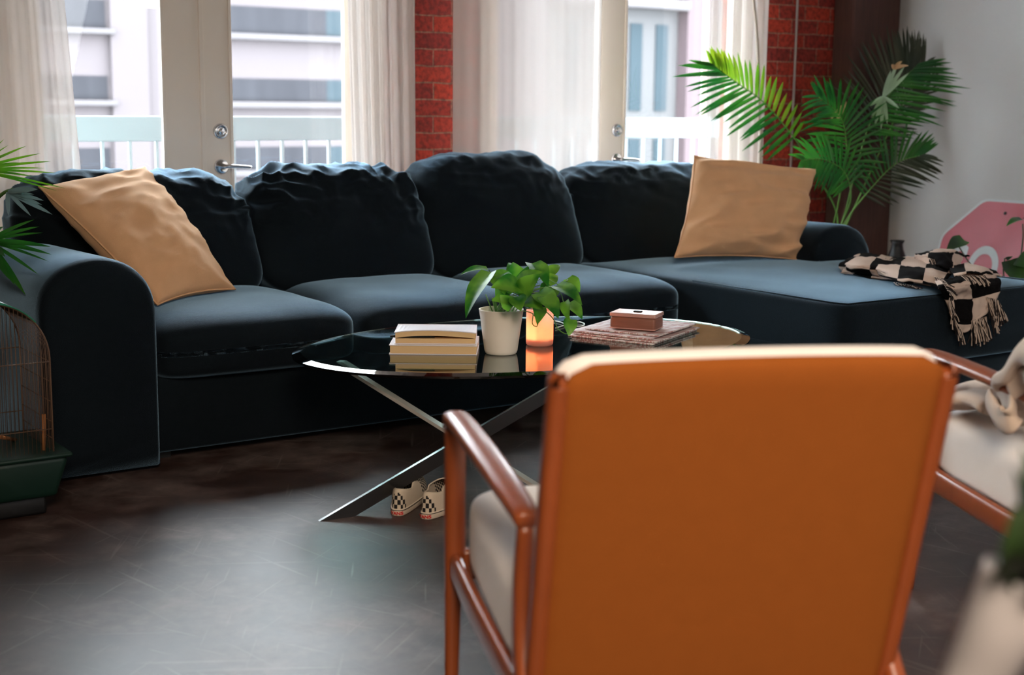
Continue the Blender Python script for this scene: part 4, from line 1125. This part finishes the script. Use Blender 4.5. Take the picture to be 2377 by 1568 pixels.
# right-hand palm in the corner
pb = Vector((5.86, 5.42, 0))
palm = thing('potted_palm', pb, 0, 'tall green palm in the corner behind the sofa\'s right end', 'plant')
bm = BM(); lathe(bm, [(.12, 0), (.125, .01), (.155, .28), (.16, .30), (.15, .30), (.145, .27)], 40); link_mesh('pot', bm, mat('dark_pot', (46, 42, 40), .6), palm)
bm = BM(); lathe(bm, [(.146, .265), (.01, .275)], 32, cap0=False, cap1=True); link_mesh('soil', bm, M_SOIL, palm)
crown = pb + Vector((0, 0, .27))
frond(palm, [crown, at(1945, 520, 7.72), at(1905, 420, 7.6), at(1850, 330, 7.45), at(1775, 240, 7.3), at(1700, 185, 7.2), at(1655, 150, 7.15)], 24, .33, M_PALMY, M_PALM, start=.52, a0=.28, a1=.62, side=(.55, 1), seed=1, droop=.05, w_=.022)
frond(palm, [crown, at(1955, 515, 7.7), at(1985, 400, 7.6), at(2018, 290, 7.55), at(2060, 225, 7.55), at(2100, 180, 7.6), at(2130, 150, 7.65)], 34, .36, M_PALM, M_PALMD, start=.46, a0=.30, a1=.58, seed=2, droop=.08, w_=.017)
frond(palm, [crown + Vector((.03, .02, 0)), at(1975, 500, 7.9), at(2030, 380, 7.95), at(2080, 270, 8.0), at(2115, 210, 8.0), at(2145, 150, 8.0)], 34, .36, M_PALMD, M_PALMD, start=.42, a0=.26, a1=.55, side=(.5, 1), seed=3, droop=.04, w_=.015)
frond(palm, [crown + Vector((-.03, 0, 0)), at(1935, 520, 7.6), at(1955, 420, 7.4), at(1965, 340, 7.3), at(1950, 270, 7.2), at(1900, 225, 7.1)], 24, .26, M_PALM, M_PALM, start=.42, a0=.3, a1=.6, seed=4, droop=.2, w_=.018)
frond(palm, [crown, at(1950, 530, 7.6), at(1975, 460, 7.4), at(1960, 400, 7.25), at(1910, 370, 7.1), at(1865, 372, 7.0)], 18, .20, M_PALM, M_PALM, start=.5, a0=.3, a1=.6, seed=6, droop=.15, w_=.018)
frond(palm, [crown, at(1960, 520, 7.8), at(2020, 440, 7.75), at(2080, 380, 7.7), at(2140, 360, 7.65)], 20, .24, M_PALMD, M_PALM, start=.45, a0=.3, a1=.6, seed=8, droop=.1, w_=.018)
# the pale twisted leaf with a torn brown tip
bm = BM(); o = pb; c0 = at(2050, 225, 7.35)
for i, (ex_, ey_) in enumerate([(2100, 150), (2085, 140), (2110, 165), (2068, 160), (2030, 290), (2045, 298), (2060, 285), (2022, 270), (2088, 250), (2015, 245)]):
    e_ = at(ex_, ey_, 7.30); blade(bm, c0 - o, e_ - c0, (e_ - c0).length, .022, .05, -VD + Vector((0, 0, .3)))
link_mesh('pale_leaf', bm, M_PALMW, palm)
bm = BM()
for i, (ex_, ey_) in enumerate([(2095, 130), (2110, 140), (1925, 265), (1935, 280), (1955, 240), (2070, 140)]):
    c1 = at(2075 if ex_ > 2000 else 1965, 160 if ex_ > 2000 else 240, 7.3); e_ = at(ex_, ey_, 7.25); blade(bm, c1 - o, e_ - c1, (e_ - c1).length, .02, .3, -VD)
link_mesh('dried_tip', bm, leaf_mat('dry_leaf', (170, 120, 84), .3, .6, (196, 160, 120)), palm)

# left palm, its pot out of frame
pl = Vector((.88, 4.86, 0))
palm2 = thing('potted_palm', pl, 0, 'palm at the left edge, its leaves over the birdcage and sofa arm', 'plant')
bm = BM(); lathe(bm, [(.11, 0), (.115, .01), (.14, .26), (.145, .28), (.135, .28), (.13, .25)], 40); link_mesh('pot', bm, MATS['dark_pot'], palm2)
bm = BM(); lathe(bm, [(.131, .245), (.01, .255)], 32, cap0=False, cap1=True); link_mesh('soil', bm, M_SOIL, palm2)
cr = pl + Vector((0, 0, .25)); o = pl
def lone(bm, a, b_, w_, dr=.02, nn=None): 
    blade(bm, a - o, b_ - a, (b_ - a).length, w_, dr, nn or (-VD + Vector((0, 0, .6))))
M_PALMB = leaf_mat('bluish_palm_leaf', (120, 148, 156), .15, .3, (96, 128, 120), 4)
tops = at(-60, 395, 5.1)
bm = BM(); sweep(bm, [p - o for p in bez([cr, cr + Vector((-.02, -.02, .35)), at(-110, 470, 5.1), tops], 8)], .006, 7); sweep(bm, [p - o for p in bez([cr, cr + Vector((.02, -.1, .3)), at(-60, 520, 4.9), at(0, 455, 4.8), at(30, 440, 4.75)], 8)], .006, 7)
sweep(bm, [p - o for p in bez([cr, cr + Vector((.0, -.15, .25)), at(-60, 640, 4.7), at(0, 560, 4.65)], 8)], .005, 7)
link_mesh('frond_stem', bm, M_STEM, palm2)
bm = BM()
for (ex_, ey_, w_) in [(10, 318, .011), (62, 333, .012), (94, 350, .012), (118, 368, .012), (130, 395, .010), (30, 346, .010), (152, 430, .009), (132, 436, .008), (78, 404, .010), (44, 372, .010), (104, 384, .009), (20, 332, .009)]:
    lone(bm, tops + (at(ex_, ey_, 5.0) - tops) * .05, at(ex_, ey_, 4.95), w_, .03)
link_mesh('upper_frond', bm, leaf_mat('bright_palm_leaf', (110, 170, 30), .5, .4, (70, 150, 40), 4), palm2)
bm = BM(); c0 = at(18, 446, 4.75)
for (ex_, ey_, w_) in [(88, 438, .024), (102, 464, .016), (98, 474, .014), (122, 496, .017), (72, 500, .014), (20, 500, .016), (80, 450, .01)]:
    lone(bm, c0, at(ex_, ey_, 4.7), w_, .02)
link_mesh('middle_frond', bm, M_PALMB, palm2)
bm = BM(); c0 = at(-30, 560, 4.65)
for (ex_, ey_, w_) in [(118, 562, .018), (120, 580, .016), (112, 596, .010), (90, 628, .012), (92, 516, .014), (80, 500, .014), (20, 640, .024), (60, 676, .022), (12, 590, .024), (35, 655, .02), (100, 530, .010), (8, 520, .02)]:
    lone(bm, c0, at(ex_, ey_, 4.55), w_, .06)
link_mesh('lower_frond', bm, M_PALM, palm2)

# vine plant by the sign: a few round leaves on thin stems
vb = Vector((5.95, 4.25, 0)); o = vb
vp = thing('potted_vine', vb, 0, 'dark leafy houseplant on thin stems standing before the road sign', 'plant')
bm = BM(); lathe(bm, [(.08, 0), (.085, .01), (.105, .2), (.11, .21), (.10, .21), (.095, .19)], 32); link_mesh('pot', bm, MATS['dark_pot'], vp)
bm = BM(); lathe(bm, [(.096, .185), (.01, .19)], 24, cap0=False, cap1=True); link_mesh('soil', bm, M_SOIL, vp)
bm = BM(); c = vb + Vector((0, 0, .19)); Zv = 6.75
for path in ([c, at(2335, 700, Zv), at(2290, 655, Zv), at(2250, 610, Zv), at(2225, 572, Zv)], [c, at(2345, 700, Zv), at(2330, 640, Zv), at(2332, 600, Zv)], [c, at(2360, 660, Zv), at(2374, 560, Zv), at(2374, 520, Zv)], [c, at(2330, 700, Zv), at(2285, 660, Zv), at(2304, 640, Zv)]):
    sweep(bm, [p - o for p in bez(path, 6)], .0035, 6)
link_mesh('stem', bm, mat('dark_stem', (60, 58, 40), .6), vp)
bm = BM()
for (b_, t_, w_, nn) in [((2238, 558), (2196, 580), .085, (0, .6, .8)), ((2374, 510), (2336, 522), .06, (0, .2, 1)), ((2376, 508), (2425, 515), .08, (.3, .3, 1)),
                         ((2342, 605), (2372, 668), .12, (.1, 1, .3)), ((2395, 600), (2350, 610), .10, (-.2, 1, .2)), ((2290, 655), (2264, 648), .03, (0, .2, 1)), ((2290, 656), (2306, 640), .02, (0, .4, 1)), ((2336, 602), (2352, 592), .02, (0, 1, .3))]:
    leaf(bm, at(*b_, Zv) - o, at(*t_, Zv - .05) - o, w_, VR * nn[0] - VD * nn[1] + Vector((0, 0, nn[2])), .1, .2)
link_mesh('foliage', bm, leaf_mat('dark_vine_leaf', (52, 100, 30), .3, .4, (44, 66, 44), 7), vp)

# small dark vase on the floor by the wall
q = atz(2082, 700, 0)
vz = Vector((6.42, 5.42, 0))
bm = BM(); lathe(bm, [(.06, 0), (.09, .02), (.10, .2), (.085, .33), (.05, .40), (.035, .44), (.03, .47), (.04, .49), (.03, .485)], 32, c=(0, 0, 0), cap1=True)
v_ = tag(link_mesh('black_vase', bm, M_BLACK), 'small black rounded vase by the wall behind the sofa arm', 'vase'); v_.location = (at(2083, 560, 7.9).x, at(2083, 560, 7.9).y, 0)

# ------------------------------------------------------------------ arc floor lamp and wall cable
M_LAMPP = mat('ivory_metal', (226, 212, 200), .3, coat=.3)
lampb = aty(1763, 390, 5.585)
fl = thing('arc_floor_lamp', (lampb.x, lampb.y, 0), 0, 'tall thin metal floor lamp pole behind the sofa, against the curtain', 'lamp'); o = Vector(fl.location)
bm = BM(); lathe(bm, [(.10, 0), (.10, .02), (.095, .025), (.011, .03)], 40, cap1=True)
for v in bm.verts: v.co.y -= .0
fb = link_mesh('base', bm, M_STEEL, fl); fb.scale = (1, .7, 1)
bm = BM(); sweep(bm, [Vector((0, 0, .02)), Vector((0, 0, aty(1768, 300, 5.585).z))], .012, 14); link_mesh('lower_pole', bm, M_LAMPP, fl)
bm = BM(); up = [aty(1761, 300, 5.585), aty(1761, 180, 5.585), aty(1757, 80, 5.58), aty(1749, 0, 5.57), aty(1738, -70, 5.56)]
e_ = up[-1]; up += [e_ + Vector((-.12, -.12, .28)), e_ + Vector((-.4, -.5, .55)), e_ + Vector((-.8, -1.2, .62))]
zt0 = up[0].z
sweep(bm, [p - o for p in bez(up, 8)], .0085, 12); link_mesh('arched_pole', bm, M_LAMPP, fl)
bm = BM(); kx = aty(1773, 305, 5.585) - o; sweep(bm, [Vector((0, 0, zt0 - .02)), kx + Vector((.012, 0, 0))], [.009, .012], 10, hint=Vector((0, 1, 0))); link_mesh('knob', bm, M_BLACK, fl)
bm = BM(); lathe(bm, [(.02, .10), (.09, .06), (.13, 0), (.125, 0), (.085, .055)], 40)
for v in bm.verts: v.co += up[-1] - o + Vector((0, 0, -.11))
link_mesh('lamp_shade', bm, M_CHROME, fl)
bm = BM(); xt = aty(1855, 0, WY - .02); sweep(bm, [Vector((xt.x, WY - .008, .05)), Vector((xt.x, WY - .008, CEIL))], .007, 10)
tag(link_mesh('wall_conduit', bm, mat('grey_conduit', (150, 140, 136), .5)), 'thin grey conduit running up the brick beside the timber post', 'conduit')

# ------------------------------------------------------------------ birdcage
M_CGREEN = mat('green_cage_plastic', (30, 120, 92), .35); M_WIRE = mat('cage_wire', (110, 84, 66), .5, metal=.3)
M_CTRAY = mat('shaded_green_plastic', (8, 40, 31), .45)  # same green plastic as the roof, darkened to paint shade on the tray
cg = thing('birdcage', (1.065, 4.26, 0), 0, 'arched wire birdcage with a green plastic roof and tray on the floor', 'birdcage')
R_ = .170; DY = .15; ZSP = .47
bm = BM()
vs_ = box(bm, -.205, .205, -.180, .170, .055, .185, .02, 3)
for v in bm.verts:
    if v.co.z < .11: v.co.x *= .88; v.co.y *= .88
box(bm, -.215, .215, -.190, .180, .178, .192, .006, 2)
link_mesh('tray', bm, M_CTRAY, cg)
bm = BM(); box(bm, -.15, .15, -.13, .13, 0, .06, .01); link_mesh('stand', bm, M_BLACK, cg)
def arch(y, r=R_, n=24): 
    return [Vector((-r, y, .18)), Vector((-r, y, .3))] + [Vector((-r * math.cos(PI * k / n), y, ZSP + r * math.sin(PI * k / n))) for k in range(n + 1)] + [Vector((r, y, .3)), Vector((r, y, .18))]
bm = BM()
for y in (-DY, DY): sweep(bm, arch(y), .0026, 6)
# upright wires of the end faces
for y in (-DY, DY):
    for k in range(1, 28):
        x = -R_ + 2 * R_ * k / 28; zt = ZSP + math.sqrt(max(0, R_ * R_ - x * x)); sweep(bm, [Vector((x, y, .18)), Vector((x, y, zt))], .0009, 4)
    for z in (.26, .46): sweep(bm, [Vector((-R_, y, z)), Vector((R_, y, z))], .0016, 5)
# long side wires (uprights and the hoops over the back)
for k in range(1, 20):
    y = -DY + 2 * DY * k / 20
    sweep(bm, arch(y, n=16), .0009, 4)
for x in (-R_, R_):
    for z in (.23, .28, .34, .40, .46): sweep(bm, [Vector((x, -DY, z)), Vector((x, DY, z))], .0014, 4)
link_mesh('wire_bars', bm, M_WIRE, cg)
bm = BM(); n = 20; ra = []
for y in (-DY - .006, DY + .006):
    for rr_ in (R_ + .004, R_ + .0005): ra.append([bm.verts.new((-rr_ * math.cos(PI * (.22 + .56 * k / n)), y, ZSP + rr_ * math.sin(PI * (.22 + .56 * k / n)))) for k in range(n + 1)])
for k in range(n):
    bm.faces.new((ra[0][k], ra[0][k + 1], ra[2][k + 1], ra[2][k])); bm.faces.new((ra[1][k], ra[1][k + 1], ra[3][k + 1], ra[3][k]))
    bm.faces.new((ra[0][k], ra[0][k + 1], ra[1][k + 1], ra[1][k])); bm.faces.new((ra[2][k], ra[2][k + 1], ra[3][k + 1], ra[3][k]))
link_mesh('roof', bm, M_CGREEN, cg)
M_PERCH = mat('perch_wood', (150, 96, 54), .7, var=.2, vscale=20)
bm = BM(); sweep(bm, [Vector((.02, -.12, .25)), Vector((.12, .06, .19))], .006, 8); link_mesh('perch', bm, M_PERCH, cg)
bm = BM(); sweep(bm, [Vector((-.16, -.1, .43)), Vector((-.02, .08, .47))], .006, 8); link_mesh('perch', bm, M_PERCH, cg)
bm = BM(); sweep(bm, [Vector((.15, -.12, .19)), Vector((.155, -.12, .30))], .006, 8); link_mesh('perch', bm, M_PERCH, cg)
bm = BM(); sweep(bm, [Vector((-.17, 0, ZSP + .06)), Vector((-.1, 0, ZSP + .19)), Vector((0, 0, ZSP + R_ + .03))], .003, 6); 

# ------------------------------------------------------------------ near plant and white vase at the right edge
vb_ = at(2275, 1900, 1.18); vb_.z = 0
top_ = at(2382, 1345, 1.12)
nv = thing('white_planter', (vb_.x, vb_.y, 0), 0, 'tall curved white planter at the lower right, out of focus', 'planter'); o = Vector(nv.location)
bm = BM()
pth = [Vector((vb_.x, vb_.y, .0)), Vector((vb_.x, vb_.y, .02)), at(2185, 1900, 1.18), at(2215, 1700, 1.16), at(2268, 1568, 1.15), at(2328, 1450, 1.13), top_]
pp = bez(pth[2:], 8)
lowp = bez([Vector((pp[0].x, pp[0].y, 0)), Vector((pp[0].x, pp[0].y, .25)), pp[0]], 8)
allp = lowp[:-1] + pp; nn_ = len(allp)
rr = []
for i in range(nn_):
    if i < 16: rr.append(.085 * (1 - i / 16) ** 2 + .014)
    else: rr.append(.014 + .021 * ((i - 16) / (nn_ - 17)) ** .8)
sweep(bm, [p - o for p in allp], rr, 28, caps=True)
link_mesh('vase_body', bm, mat('white_enamel', (172, 166, 166), .4), nv)
bm = BM(); c0 = top_ + Vector((0, 0, .0))
for (ex_, ey_, w_, z_) in [(2352, 1150, .05, 1.10), (2395, 1080, .05, 1.12), (2366, 1000, .04, 1.15), (2420, 1200, .06, 1.08), (2318, 1262, .05, 1.08), (2345, 1240, .06, 1.05), (2400, 1300, .06, 1.05), (2338, 1215, .05, 1.12), (2378, 1230, .07, 1.1), (2345, 1060, .03, 1.2)]:
    e_ = at(ex_, ey_, z_); leaf(bm, c0 - o, e_ - o, w_, VR * random.uniform(-.5, .5) - VD + Vector((0, 0, .3)), .1, .2)
link_mesh('foliage', bm, leaf_mat('near_dark_leaf', (26, 40, 22), .2, .5, (40, 60, 26), 9), nv)

# ------------------------------------------------------------------ groups of look-alikes
for key, grp in (('folded_newspaper', 'folded newspapers piled on the glass table'), ('throw_pillow', 'ochre pillows on the sofa'), ('sheer_curtain', 'white sheer curtains along the balcony doors'),
                 ('armchair', 'wooden armchairs facing the sofa'), ('checkered_sneaker', 'pair of checkered sneakers under the table'), ('potted_palm', 'potted palms at the ends of the sofa')):
    for ob in bpy.data.objects:
        if ob.parent is None and ob.name.split('.')[0] == key: ob['group'] = grp
